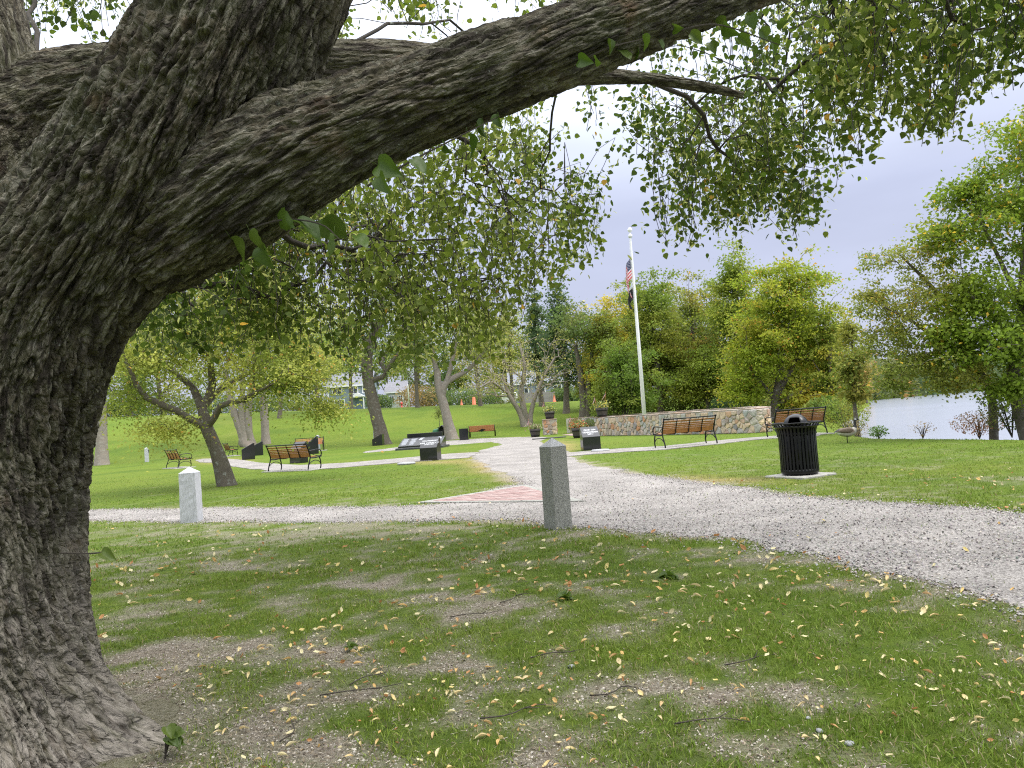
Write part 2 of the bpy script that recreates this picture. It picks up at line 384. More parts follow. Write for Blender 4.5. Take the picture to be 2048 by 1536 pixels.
# gravel and paving outlines (ground points read off the photograph on level ground)
def outline(pts): return np.array([G(a, b)[:2] for a, b in pts])
PATH = outline([(3400, 1600), (2700, 1400), (2300, 1280), (2048, 1208), (1900, 1172), (1800, 1152), (1650, 1112), (1500, 1078), (1400, 1069), (1250, 1062), (1140, 1050), (1000, 1043), (850, 1040), (700, 1041), (480, 1042), (300, 1040), (150, 1040), (-300, 1052),
                (-300, 1030), (150, 1022), (300, 1019), (480, 1017), (700, 1017), (830, 1011), (900, 1007), (1046, 968), (1010, 948), (975, 932), (945, 918), (945, 908), (975, 897), (1002, 889), (985, 884), (880, 892), (730, 906), (730, 903), (890, 882), (960, 877), (1040, 874), (1092, 874), (1080, 884),
                (1100, 898), (1140, 905), (1135, 914), (1190, 932), (1300, 955), (1450, 974), (1600, 996), (1800, 1011), (2048, 1031), (2300, 1050), (2700, 1085), (3400, 1150)])
LOOPL = outline([(960, 905), (938, 916), (800, 926), (655, 938), (560, 944), (480, 936), (430, 926), (400, 925), (390, 921), (404, 918), (440, 917), (480, 920), (520, 926), (600, 931), (700, 926), (800, 917), (900, 908)])
LOOPR = outline([(1128, 914), (1250, 904), (1330, 900), (1440, 888), (1500, 881), (1560, 876), (1640, 872), (1640, 868), (1560, 872), (1500, 876), (1430, 882), (1330, 893), (1250, 897), (1128, 907)])
BRK = outline([(832, 1007), (1050, 971), (1168, 1004)])
TRB = np.array([-2.25, 3.25])
def gz(x, y):
    x = np.asarray(x, float); y = np.asarray(y, float)
    hgt = np.clip(3.05 - 0.035 * x, 1.2, 5.5)
    z = hgt * sstep(56, 93, y + 0.12 * np.clip(-x - 12, 0, 40)) + np.clip(y - 93, 0, 140) * 0.018
    z = z + 0.10 * np.exp(-((x - TRB[0]) ** 2 + (y - TRB[1]) ** 2) / 1.1) * 1.0
    near = np.clip(1 - np.hypot(x, y - 6) / 22, 0, 1)
    if np.any(near > 0):
        dp = np.where(inside(x, y, PATH) | inside(x, y, BRK), 0.0, np.minimum(seg_d(x, y, PATH), seg_d(x, y, BRK)))
        near = near * sstep(0.5, 2.0, dp)
    z = z + near * (0.09 * (fbm2(x * 0.55 + 3, y * 0.55, 3, 3) - 0.5) + 0.03 * (fbm2(x * 3.1, y * 3.1, 5, 3) - 0.5))
    s = seg_d(x, y, RIV); s = np.where(inside(x, y, RIV), s, -s)
    far = sstep(200, 330, y)
    k = sstep(-1.2 - 6 * far, 2.6, s)
    hb = np.clip(1 - (x - 20) / 25, 0, 1) + sstep(93, 60, y) * 0
    z = z * np.where(x > 12, np.clip(1 - sstep(-22, -2, s), 0.05, 1), 1.0)
    return z * (1 - k) + (-2.6) * k
def gz1(x, y): return float(gz(np.array([x]), np.array([y]))[0])
def GP(px, py):
    """pixel to a point on the terrain"""
    d = ray(px, py); t = np.linspace(2, 250, 6000); P = np.array([0, 0, EYE]) + t[:, None] * d
    h = P[:, 2] - gz(P[:, 0], P[:, 1]); i = np.argmax(h < 0)
    if h[i] >= 0: i = len(t) - 1
    return np.array([P[i, 0], P[i, 1], gz1(P[i, 0], P[i, 1])])

def wobble(poly, step, amp, seed, freq=1.3):
    out = []
    n = len(poly)
    for i in range(n):
        a, b = poly[i], poly[(i + 1) % n]; k = max(1, int(np.linalg.norm(b - a) / step))
        for j in range(k): out.append(a + (b - a) * j / k)
    P = np.array(out)
    P[:, 0] += amp * (fbm2(P[:, 0] * freq, P[:, 1] * freq, seed, 4) - 0.5) * 2
    P[:, 1] += amp * (fbm2(P[:, 0] * freq + 50, P[:, 1] * freq, seed + 9, 4) - 0.5) * 2
    return P
PATHw = wobble(PATH, 0.10, 0.28, 21); LOOPLw = wobble(LOOPL, 0.15, 0.12, 31); LOOPRw = wobble(LOOPR, 0.15, 0.18, 41)
def on_gravel(x, y): return inside(x, y, PATHw[::3]) | inside(x, y, LOOPLw[::2]) | inside(x, y, LOOPRw[::2])

# bare and dry patches: (pixel centre, half width px, half height px, amount)
BARE = [(620, 1062, 420, 20, 1.0), (1020, 1225, 190, 40, .9), (420, 1310, 260, 32, 1.1), (760, 1330, 250, 22, .7), (1320, 1375, 420, 42, 1.1), (1150, 1490, 230, 50, 1.0), (640, 1180, 160, 30, .7), (1480, 1330, 120, 20, .8),
        (300, 1400, 90, 60, .9), (880, 1110, 180, 16, .6), (1300, 1160, 120, 14, .5), (1620, 1120, 160, 16, .7), (450, 1130, 200, 14, .7), (1250, 1260, 110, 20, .7), (650, 1500, 150, 40, .5), (1850, 1190, 170, 18, .8)]
DRY = [(990, 930, 60, 18, 1.2), (950, 912, 70, 7, .9), (1040, 960, 60, 8, .8), (1120, 893, 40, 12, .9), (1420, 960, 160, 9, .7), (880, 924, 130, 5, .8), (440, 922, 60, 6, .8), (300, 890, 130, 14, .9), (600, 880, 60, 6, .4), (700, 845, 50, 5, .4)]
def blobs(x, y, L):
    P = np.stack([x, y, np.zeros_like(x)], -1).reshape(-1, 3); u, v, w = proj(P); u = u.reshape(np.shape(x)); v = v.reshape(np.shape(x)); w = w.reshape(np.shape(x))
    r = np.zeros(np.shape(x))
    for a, b, hw, hh, s in L:
        r = np.maximum(r, s * np.exp(-((u - a) / hw) ** 2 - ((v - b) / hh) ** 2))
    return np.where(w > 0.5, r, 0)
def masks(x, y):
    d = np.hypot(x, y)
    n = fbm2(x * 0.9, y * 0.9, 51, 4); n2 = fbm2(x * 6, y * 6, 57, 3)
    b = blobs(x, y, BARE) * 0.55
    n3 = fbm2(x * 2.6, y * 2.6, 59, 4)
    bare = b * 0.9 + (n - 0.50) * 0.9 * np.clip(1.3 - d / 14, 0.0, 1) + (n2 - 0.5) * 1.3 + (n3 - .5) * 1.1
    thr = 0.22
    bare = sstep(thr - 0.38, thr + 0.55, bare) * np.clip(1.4 - d / 16, 0, 1)
    dpe = seg_d(x, y, PATH); bare = np.maximum(bare, np.clip((np.exp(-dpe / 0.30) * 1.25 + (n3 - .5) * 1.6 + (n2 - .5) * .8 - .35), 0, .85) * (d < 26))
    rt = np.hypot(x - TRB[0], y - TRB[1]); bare = np.maximum(bare, sstep(1.25, 0.6, rt + (n2 - .5) * .7) * 0.8)
    dry = np.clip(blobs(x, y, DRY) + (fbm2(x * 1.7, y * 1.7, 71, 3) - 0.5) * 0.5 - 0.1, 0, 1)
    return np.clip(bare, 0, 1), dry

def axis(lo, a, b, hi, step, grow):
    c = list(np.arange(a, b + step / 2, step)); s = step; v = c[-1]
    while v < hi: s *= grow; v += s; c.append(min(v, hi + 1))
    s = step; v = c[0]; L = []
    while v > lo: s *= grow; v -= s; L.append(v)
    return np.array(L[::-1] + c)
gx = axis(-600, -5, 8, 1500, 0.095, 1.05); gy = axis(-60, 2.2, 14, 900, 0.095, 1.04)
X, Y = np.meshgrid(gx, gy); Z = gz(X, Y)
nx, ny = len(gx), len(gy); idx = np.arange(nx * ny).reshape(ny, nx)
Fq = np.stack([idx[:-1, :-1], idx[:-1, 1:], idx[1:, 1:], idx[1:, :-1]], -1).reshape(-1, 4)
ba, dr = masks(X, Y)
onp = on_gravel(X, Y)
Zg = Z - np.where(onp, 0.0, 0.0)
gme = mesh_np('ground', np.stack([X, Y, Zg], -1).reshape(-1, 3), Fq, col=np.stack([ba, dr, np.zeros_like(ba)], -1).reshape(-1, 3), smooth=True)
def ground_mat():
    m = bpy.data.materials.new('lawn'); m.use_nodes = True; t = m.node_tree; N = t.nodes; L = t.links; b = N['Principled BSDF']
    b.inputs['Roughness'].default_value = 0.95; b.inputs['Specular IOR Level'].default_value = 0.15
    co = N.new('ShaderNodeTexCoord'); at = N.new('ShaderNodeAttribute'); at.attribute_name = 'col'; sp = N.new('ShaderNodeSeparateColor'); L.new(at.outputs['Color'], sp.inputs[0])
    def noise(s, d=5, r=0.6):
        n = N.new('ShaderNodeTexNoise'); n.inputs['Scale'].default_value = s; n.inputs['Detail'].default_value = d; n.inputs['Roughness'].default_value = r; L.new(co.outputs['Object'], n.inputs[0]); return n.outputs[0]
    def mixc(f, a, c):
        mi = N.new('ShaderNodeMix'); mi.data_type = 'RGBA'; L.new(f, mi.inputs[0])
        for k, v in ((6, a), (7, c)):
            if isinstance(v, tuple): mi.inputs[k].default_value = v + (1,)
            else: L.new(v, mi.inputs[k])
        return mi.outputs[2]
    def rng_(s, a, c, lo=0., hi=1.):
        r = N.new('ShaderNodeMapRange'); r.inputs[1].default_value = a; r.inputs[2].default_value = c; r.inputs[3].default_value = lo; r.inputs[4].default_value = hi; L.new(s, r.inputs[0]); return r.outputs[0]
    g = mixc(rng_(noise(0.35), 0.35, 0.65), (0.105, 0.165, 0.016), (0.145, 0.208, 0.022))
    g = mixc(rng_(noise(0.09, 4, .6), .42, .60, 0, .8), g, (0.150, 0.185, 0.024))
    g = mixc(rng_(noise(0.22, 4, .6), .52, .66, 0, .7), g, (0.070, 0.120, 0.014))
    g = mixc(rng_(noise(7, 8, 0.75), 0.42, 0.66), g, (0.068, 0.118, 0.012))
    g = mixc(rng_(noise(2.2, 6, 0.7), 0.60, 0.78, 0, 0.7), g, (0.20, 0.20, 0.05))
    dirt = mixc(rng_(noise(3.0), 0.35, 0.65), (0.36, 0.315, 0.25), (0.27, 0.222, 0.168))
    dirt = mixc(rng_(noise(60, 6, 0.8), 0.5, 0.62), dirt, (0.44, 0.395, 0.33))
    dirt = mixc(rng_(noise(38, 8, 0.8), 0.50, 0.40), dirt, (0.12, 0.092, 0.066))
    dirt = mixc(rng_(noise(130, 4, 0.8), 0.56, 0.66), dirt, (0.52, 0.48, 0.42))
    dirt = mixc(rng_(noise(14, 6, 0.7), 0.55, 0.7, 0, .6), dirt, (0.115, 0.125, 0.045))
    dry = mixc(rng_(noise(9, 6, 0.7), 0.4, 0.6), (0.36, 0.25, 0.12), (0.27, 0.23, 0.08))
    c = mixc(sp.outputs[1], g, dry); c = mixc(sp.outputs[0], c, dirt)
    L.new(c, b.inputs['Base Color'])
    bp = N.new('ShaderNodeBump'); bp.inputs['Strength'].default_value = 1.0; bp.inputs['Distance'].default_value = 0.035
    L.new(noise(34, 12, 0.8), bp.inputs['Height']); L.new(bp.outputs[0], b.inputs['Normal'])
    return m
ground = tag(ob('ground', gme, ground_mat()), None, kind='structure')

# gravel paths as sheets draped just above the ground
def gravel_mat():
    m = bpy.data.materials.new('gravel'); m.use_nodes = True; t = m.node_tree; N = t.nodes; L = t.links; b = N['Principled BSDF']
    b.inputs['Roughness'].default_value = 0.95; b.inputs['Specular IOR Level'].default_value = 0.2
    co = N.new('ShaderNodeTexCoord')
    v = N.new('ShaderNodeTexVoronoi'); v.inputs['Scale'].default_value = 60; L.new(co.outputs['Object'], v.inputs[0])
    r = N.new('ShaderNodeValToRGB'); sc_ = N.new('ShaderNodeSeparateColor'); L.new(v.outputs['Color'], sc_.inputs[0]); L.new(sc_.outputs[0], r.inputs[0])
    el = r.color_ramp.elements; el[0].color = (0.165, 0.150, 0.139, 1); el[1].color = (0.385, 0.362, 0.340, 1); q = el.new(0.25); q.color = (0.265, 0.246, 0.230, 1); q = el.new(0.75); q.color = (0.322, 0.301, 0.283, 1)
    n = N.new('ShaderNodeTexNoise'); n.inputs['Scale'].default_value = 1.1; n.inputs['Detail'].default_value = 6; L.new(co.outputs['Object'], n.inputs[0])
    mr = N.new('ShaderNodeMapRange'); mr.inputs[1].default_value = 0.35; mr.inputs[2].default_value = 0.65; mr.inputs[3].default_value = 0.85; mr.inputs[4].default_value = 1.2; L.new(n.outputs[0], mr.inputs[0])
    mu = N.new('ShaderNodeVectorMath'); mu.operation = 'SCALE'; L.new(r.outputs[0], mu.inputs[0]); L.new(mr.outputs[0], mu.inputs['Scale'])
    n2 = N.new('ShaderNodeTexNoise'); n2.inputs['Scale'].default_value = 0.9; n2.inputs['Detail'].default_value = 8; n2.inputs['Roughness'].default_value = 0.7; L.new(co.outputs['Object'], n2.inputs[0])
    m2 = N.new('ShaderNodeMapRange'); m2.inputs[1].default_value = 0.60; m2.inputs[2].default_value = 0.72; m2.inputs[4].default_value = 0.6; L.new(n2.outputs[0], m2.inputs[0])
    mi = N.new('ShaderNodeMix'); mi.data_type = 'RGBA'; L.new(m2.outputs[0], mi.inputs[0]); L.new(mu.outputs[0], mi.inputs[6]); mi.inputs[7].default_value = (0.27, 0.24, 0.16, 1)
    L.new(mi.outputs[2], b.inputs['Base Color'])
    bp = N.new('ShaderNodeBump'); bp.inputs['Strength'].default_value = 0.8; bp.inputs['Distance'].default_value = 0.02
    L.new(v.outputs['Distance'], bp.inputs['Height']); L.new(bp.outputs[0], b.inputs['Normal'])
    return m
GRAV = gravel_mat()
import bmesh
def sheet(name, poly, material, lift=0.006, cut=0.5):
    """a polygon draped on the terrain"""
    bm = bmesh.new(); vs_ = [bm.verts.new((p[0], p[1], 0)) for p in poly]; bm.faces.new(vs_)
    lo = poly.min(0); hi = poly.max(0)
    for axis_ in (0, 1):
        v = math.ceil(lo[axis_] / cut) * cut
        while v < hi[axis_]:
            if v < 26 or (abs(v / cut) % 3) < 0.01:
                bmesh.ops.bisect_plane(bm, geom=bm.verts[:] + bm.edges[:] + bm.faces[:], plane_co=(v, v, 0), plane_no=(1, 0, 0) if axis_ == 0 else (0, 1, 0))
            v += cut
    bmesh.ops.triangulate(bm, faces=bm.faces[:])
    co = np.array([v.co[:2] for v in bm.verts]); z = gz(co[:, 0], co[:, 1]) + lift
    for v, q in zip(bm.verts, z): v.co.z = q
    be = [e_ for e_ in bm.edges if e_.is_boundary]; ex = bmesh.ops.extrude_edge_only(bm, edges=be)
    for v in [g_ for g_ in ex['geom'] if isinstance(g_, bmesh.types.BMVert)]: v.co.z -= .03
    bmesh.ops.recalc_face_normals(bm, faces=bm.faces[:])
    me = bpy.data.meshes.new(name); bm.to_mesh(me); bm.free()
    return ob(name, me, material)
tag(sheet('gravel_path', PATHw, GRAV, 0.004), None, kind='structure')
tag(sheet('gravel_loop_path', LOOPLw, GRAV, 0.020), None, kind='structure')
tag(sheet('gravel_side_path', LOOPRw, GRAV, 0.020), None, kind='structure')

# river
def water_mat():
    m = bpy.data.materials.new('river_water'); m.use_nodes = True; t = m.node_tree; N = t.nodes; L = t.links; b = N['Principled BSDF']
    b.inputs['Base Color'].default_value = (0.27, 0.29, 0.34, 1); b.inputs['Roughness'].default_value = 0.18; b.inputs['IOR'].default_value = 1.33; b.inputs['Specular IOR Level'].default_value = 0.8
    co = N.new('ShaderNodeTexCoord'); mp = N.new('ShaderNodeMapping'); mp.inputs['Scale'].default_value = (0.35, 1.0, 1); L.new(co.outputs['Object'], mp.inputs[0])
    n = N.new('ShaderNodeTexNoise'); n.inputs['Scale'].default_value = 2.4; n.inputs['Detail'].default_value = 5; L.new(mp.outputs[0], n.inputs[0])
    n2 = N.new('ShaderNodeTexNoise'); n2.inputs['Scale'].default_value = 0.05; n2.inputs['Detail'].default_value = 3; L.new(mp.outputs[0], n2.inputs[0])
    mr = N.new('ShaderNodeMapRange'); mr.inputs[1].default_value = 0.4; mr.inputs[2].default_value = 0.6; mr.inputs[3].default_value = 0.12; mr.inputs[4].default_value = 0.5; L.new(n2.outputs[0], mr.inputs[0])
    bp = N.new('ShaderNodeBump'); bp.inputs['Distance'].default_value = 0.08; L.new(mr.outputs[0], bp.inputs['Strength']); L.new(n.outputs[0], bp.inputs['Height']); L.new(bp.outputs[0], b.inputs['Normal'])
    return m
wm = MB(); wm.add([(8, -60, -1.2), (1500, -60, -1.2), (1500, 500, -1.2), (8, 500, -1.2)], [(0, 1, 2, 3)])
tag(wm.build('river_water', water_mat()), None, kind='structure')
# far hills
hb = MB(); V = []; F = []
hxs = np.linspace(-900, 1500, 80)
for k, x in enumerate(hxs):
    hh = 14 + 16 * float(fbm2(np.array([x / 260]), np.array([3.0]), 8, 3)[0]) + 10 * math.exp(-((x - 560) / 160) ** 2)
    V += [(x, 880, -3), (x, 900, hh), (x, 960, hh * 1.1), (x, 1100, -3)]
for k in range(79):
    for j in range(3): F.append((4 * k + j, 4 * k + 4 + j, 4 * k + 5 + j, 4 * k + 1 + j))
hb.add(V, F); tag(hb.build('hills', mat('wooded_hills', (0.055, 0.085, 0.06), rough=1.0, var=0.3, scale=0.05), smooth=True), None, kind='structure')

# ------------------------------------------------------------------ trees
def grow(nodes, par, targets, bf=0.3, seg=0.5, jit=0.10, arc=0.12, allow_above=0.6):
    nodes = [np.asarray(p, float) for p in nodes]; par = list(par)
    pl = [0.0] * len(nodes)
    for i in range(1, len(nodes)): pl[i] = pl[par[i]] + np.linalg.norm(nodes[i] - nodes[par[i]])
    A = np.zeros((len(nodes) + len(targets) * 40, 3)); A[:len(nodes)] = nodes; PL = np.zeros(len(A)); PL[:len(pl)] = pl
    n = len(nodes); base_n = n
    targets = np.asarray(targets, float)
    d0 = np.array([np.min(np.linalg.norm(A[:base_n] - t, axis=1)) for t in targets])
    tips = []
    for ti in np.argsort(d0):
        t = targets[ti]; d = np.linalg.norm(A[:n] - t, axis=1)
        cost = d + bf * PL[:n] + allow_above * np.maximum(0, A[:n, 2] - t[2])
        j = int(np.argmin(cost)); p = A[j]; L = d[j]; k = max(1, min(38, int(math.ceil(L / seg)))); prev = j
        for q in range(1, k + 1):
            f = q / k; pt = p + (t - p) * f
            if q < k: pt = pt + rng.normal(0, jit * seg, 3)
            pt = pt + np.array([0, 0, arc * L * 4 * f * (1 - f) * 0.5])
            A[n] = pt; par.append(prev); PL[n] = PL[prev] + L / k; prev = n; n += 1
        tips.append(prev)
    return A[:n], np.array(par), np.array(tips), base_n
def radii(A, par, tip, p=2.3, base_r=None):
    n = len(A); acc = np.zeros(n); r = np.zeros(n)
    for i in range(n - 1, 0, -1):
        r[i] = max(tip, acc[i] ** (1 / p)); acc[par[i]] += r[i] ** p
    r[0] = max(tip, acc[0] ** (1 / p))
    if base_r is not None:
        for i, v in enumerate(base_r): r[i] = v
    return r
def skel_mesh(A, par, r, start=1, sides=(10, 6, 4, 3)):
    n = len(A); kids = [[] for _ in range(n)]
    for i in range(1, n): kids[par[i]].append(i)
    VV = []; FF = []; off = 0; done = np.zeros(n, bool)
    for i in range(start, n):
        if done[i]: continue
        ch = [par[i], i]; done[i] = True; c = i
        while kids[c]:
            c2 = max(kids[c], key=lambda q: r[q])
            if done[c2]: break
            ch.append(c2); done[c2] = True; c = c2
        P = A[ch]; rr = r[ch].copy(); rr[0] = min(rr[0], rr[1] * 1.15)
        keep = np.concatenate([[True], np.linalg.norm(np.diff(P, axis=0), axis=1) > 1e-5]); P = P[keep]; rr = rr[keep]
        if len(P) < 2: continue
        m = rr.max(); s = sides[0] if m > 0.09 else sides[1] if m > 0.035 else sides[2] if m > 0.012 else sides[3]
        T, N, B = frames(P); a = np.arange(s) * 2 * math.pi / s
        V = (P[:, None] + rr[:, None, None] * (np.cos(a)[None, :, None] * N[:, None] + np.sin(a)[None, :, None] * B[:, None])).reshape(-1, 3)
        k = np.arange(len(P) - 1)[:, None] * s; q = np.arange(s)[None]; q2 = (q + 1) % s
        F = np.stack([k + q, k + q2, k + s + q2, k + s + q], -1).reshape(-1, 4) + off
        VV.append(V); FF.append(F); off += len(V)
    return np.vstack(VV), np.vstack(FF)
def rand_frames(n, up=0.6, droop=0.0, outward=None):
    """leaf frames: X along blade, Z normal"""
    nrm = rng.normal(0, 1, (n, 3)); nrm[:, 2] = np.abs(nrm[:, 2]) * (1 + up * 2); nrm /= np.linalg.norm(nrm, axis=1)[:, None]
    d = rng.normal(0, 1, (n, 3)); d[:, 2] -= droop
    if outward is not None: d += outward
    d -= nrm * np.sum(d * nrm, 1)[:, None]; d /= np.linalg.norm(d, axis=1)[:, None] + 1e-9
    return np.stack([d, np.cross(nrm, d), nrm], 1)     # rows = axes
LEAF_HEART = (np.array([(0, 0, 0), (.06, .30, .04), (.38, .46, .05), (.72, .27, 0.0), (1.0, 0, -.12), (.72, -.27, 0.0), (.38, -.46, .05), (.06, -.30, .04), (.42, 0, -.04)]),
              np.array([(0, 8, 1), (1, 8, 2), (2, 8, 3), (3, 8, 4), (4, 8, 5), (5, 8, 6), (6, 8, 7), (7, 8, 0)]))
LEAF_DIAM = (np.array([(0, 0, 0), (.45, .32, .06), (1, 0, -.08), (.45, -.32, .06)]), np.array([(0, 2, 1), (0, 3, 2)]))
LEAF_STAR = (np.array([(0, 0, 0), (.15, .5, .02), (.5, .25, .05), (.75, .5, -.03), (1, 0, -.08), (.75, -.5, -.03), (.5, -.25, .05), (.15, -.5, .02)]), np.array([(0, 2, 1), (0, 4, 2), (2, 4, 3), (0, 7, 6), (0, 6, 4), (6, 5, 4)]))
BRACT = (np.array([(0, 0, 0), (.3, .13, .03), (.3, -.13, .03), (.7, .12, -.05), (.7, -.12, -.05), (1, 0, -.22)]), np.array([(0, 2, 1), (1, 2, 4), (1, 4, 3), (3, 4, 5)]))
def scatter(P, R, s, tpl, cols):
    T, F = tpl; n = len(P); k = len(T)
    V = P[:, None] + np.einsum('ki,nij->nkj', T, R) * np.asarray(s).reshape(-1, 1, 1)
    Fs = (F[None] + (np.arange(n) * k)[:, None, None]).reshape(-1, F.shape[1])
    return V.reshape(-1, 3), Fs, np.repeat(cols, k, 0)
LEAFGAIN = 1.75
def palette(P, base, alt, n_scale, amt, jit=0.18, seed=0, alt2=None, amt2=0.0):
    """leaf colours: base with patches of another leaf colour (autumn turning) and leaf to leaf variation"""
    t = np.clip((vn3(P[:, 0] * n_scale, P[:, 1] * n_scale, P[:, 2] * n_scale, seed) - 0.5) * 2.2 + amt + rng.normal(0, .18, len(P)), 0, 1)[:, None]
    c = np.array(base) * (1 - t) + np.array(alt) * t
    if alt2 is not None:
        k = rng.random(len(P)) < amt2 * 2 * np.clip(vn3(P[:, 0] * n_scale * 2, P[:, 1] * n_scale * 2, P[:, 2] * n_scale * 2, seed + 5) * 2 - .6, 0, 1)
        c[k] = np.array(alt2)
    return np.clip(c * LEAFGAIN * (1 + rng.normal(0, jit, (len(P), 1))), 0.01, 0.8)
def ell_points(c, r, n, shell=0.45, lumpy=0.3, seed=0, flatbot=None):
    out = []; c = np.array(c); r = np.array(r)
    while len(out) < n:
        v = rng.normal(0, 1, 3); v /= np.linalg.norm(v); q = rng.random() ** shell
        lump = 1 - lumpy * 2 * float(vn3(v[0] * 2.2 + 5, v[1] * 2.2, v[2] * 2.2, seed)) * 0.9 + lumpy * 0.4
        p = c + r * v * q * lump
        if flatbot is not None and p[2] < flatbot: continue
        out.append(p)
    return np.array(out)
def tree(name, label, base, trunk_px=None, trunks=None, crowns=(), n_att=150, n_leaf=9000, leaf=0.2, spread=0.5, flat=0.5, base_c=(0.09, 0.14, 0.02), alt_c=(0.16, 0.17, 0.02), amt=0.3, nscale=0.5,
         alt2=None, amt2=0.0, tpl=LEAF_DIAM, bark='bark', tipr=0.012, seed=0, group=None, droop=0.2, bf=0.3, arc=0.1, seg=None, cat='tree', up=0.25, shell=0.45, lumpy=0.3, extra=None, bare=False):
    """trunks: list of (points, radii) polylines in the world; first starts at base"""
    base = np.asarray(base, float); trunks = [(np.asarray(P_, float) - (np.array([0, 0, .2]) * (np.arange(len(P_)) == 0)[:, None] if i_ == 0 else 0), R_) for i_, (P_, R_) in enumerate(trunks)]
    root = thing(name, label, cat, base, 0, group)
    nodes = []; par = []; br = []
    for P, R in trunks:
        P = np.asarray(P, float); k = max(4, int(np.sum(np.linalg.norm(np.diff(P, axis=0), axis=1)) / 0.35)); Q = spline(P, k); rr = np.interp(np.linspace(0, 1, k), np.linspace(0, 1, len(R)), R)
        if not nodes: st = 0
        else:
            j = int(np.argmin(np.linalg.norm(np.array(nodes) - Q[0], axis=1))); st = 1
        for i in range(st, k):
            par.append(len(nodes) - 1 if i > st or not nodes else j)
            nodes.append(Q[i]); br.append(rr[i])
    par[0] = 0
    nb = len(nodes)
    pts = []
    wt = np.array([c[2] if len(c) > 2 else 1.0 for c in crowns], float); wt /= wt.sum()
    for (c, w) in zip(crowns, wt): pts.append(ell_points(c[0], c[1], max(1, int(n_att * w)), shell, lumpy, seed + len(pts)))
    for (c, w) in zip(crowns, wt):
        m_ = max(2, int(n_att * w * .16)); v_ = rng.normal(0, 1, (m_, 3)); v_[:, 2] += .25; v_ /= np.linalg.norm(v_, axis=1)[:, None]; pts.append(np.asarray(c[0]) + np.asarray(c[1]) * v_ * rng.uniform(.95, 1.22, (m_, 1)))
    pts = np.vstack(pts)
    if extra is not None: pts = np.vstack([pts, extra])
    size = np.mean([np.mean(c[1]) for c in crowns])
    A, pr, tips, _ = grow(nodes, par, pts, bf=bf, seg=seg or max(0.25, size * 0.16), jit=0.12, arc=arc)
    r = radii(A, pr, tipr, base_r=None); r[:nb] = br
    for i in range(nb, len(A)): r[i] = min(r[i], r[pr[i]] * 0.85) if pr[i] < nb else min(r[i], r[pr[i]])
    # trunk: main polylines with root flare ; branches: the rest
    kt = np.zeros(len(A), bool); kt[:nb] = True
    V, F = skel_mesh(A[:nb], np.array(par), r[:nb], 1, sides=(16, 10, 8, 6))
    zb = base[2]; fl = 1 + 0.38 * np.exp(-np.clip(V[:, 2] - zb, 0, 9) / (0.22 + br[0] * 0.6)) * (V[:, 2] < zb + 2)
    V[:, :2] = base[:2] + (V[:, :2] - base[:2]) * np.where(np.hypot(*(V[:, :2] - base[:2]).T) < br[0] * 2.2, fl, 1)[:, None]
    nn = (vn3(V[:, 0] * 7, V[:, 1] * 7, V[:, 2] * 1.8, seed) - 0.5)[:, None]; V[:, :2] += nn * 0.10 * br[0] * 2
    ob('trunk', mesh_np('trunk', V - base, F, smooth=True), MT[bark], root)
    if len(A) > nb:
        V, F = skel_mesh(A, pr, r, nb); ob('branching', mesh_np('branching', V - base, F, smooth=True), MT[bark], root)['kind'] = 'stuff'
    if n_leaf:
        w_ = rng.uniform(.15, 1.0, len(tips)) ** 1.6; sel = rng.choice(len(tips), n_leaf, p=w_ / w_.sum()); P0 = A[tips]
        # also clothe the outer half of the twigs
        P = P0[sel]; off = rng.normal(0, spread, P.shape) * rng.choice([.55, .8, 1.0, 1.25], len(P))[:, None]; off = off * np.array([1, 1, flat]); P = P + off
        back = A[pr[tips]]; tt = rng.random(len(P))[:, None] ** 2; P = P + (back[sel] - P0[sel]) * tt * 0.8
        P[:, 2] -= droop * np.sum(off[:, :2] ** 2, 1) / (spread + 1e-6) * 0.4
        R = rand_frames(len(P), up=up, droop=0.5, outward=off / (spread + 1e-6) * 0.6)
        c = palette(P, base_c, alt_c, nscale, amt, seed=seed, alt2=alt2, amt2=amt2)
        s = leaf * rng.uniform(0.5, 1.35, len(P))
        V, F, C = scatter(P, R, s, tpl, c)
        cr = ob('crown', mesh_np('crown', V - base, F, C), MT['leaf'], root); cr['kind'] = 'stuff'
    return root

# ---- the great linden in the foreground -------------------------------------------------------------
def ridged_bark(V, N_, ang, s, R, amp, seed, twist=0.0, fine=1.0):
    """displace tube vertices outward with interlacing vertical ridges and cross cracks"""
    a = ang + twist * s; cx, cy = np.cos(a) * R, np.sin(a) * R
    wx = (vn3(cx * 8, cy * 8, s * 2.6, seed + 1) - .5) * 0.060; ws = (vn3(cx * 14, cy * 14, s * 6, seed + 2) - .5) * .16
    wf = (vn3(cx * 60, cy * 60, s * 30, seed + 9) - .5) * 0.012
    k = 30.0 * fine
    n1 = vn3((cx + wx + wf) * k, (cy + wx - wf) * k, (s + ws) * 3.0 * fine, seed + 3)
    n2 = vn3((cx - wx + wf) * k * 1.9, (cy + wx + wf) * k * 2.0, (s + ws) * 9 * fine, seed + 4)
    n3 = vn3((cx + wf) * 70, (cy + wf) * 70, s * 34, seed + 6); n4 = vn3(cx * 150, cy * 150, s * 80, seed + 8)
    big = vn3(cx * 3, cy * 3, s * 1.2, seed + 7) - .5
    d1 = np.abs(2 * n1 - 1); d2 = np.abs(2 * n2 - 1)
    rid = sstep(0.04, 0.34, d1); rid2 = sstep(0.03, 0.32, d2)
    return amp * (0.85 * rid + 0.42 * rid2 * (0.35 + .65 * rid) + 0.42 * (n3 - .5) + .26 * (n4 - .5) - 0.95) + big * amp * 1.2
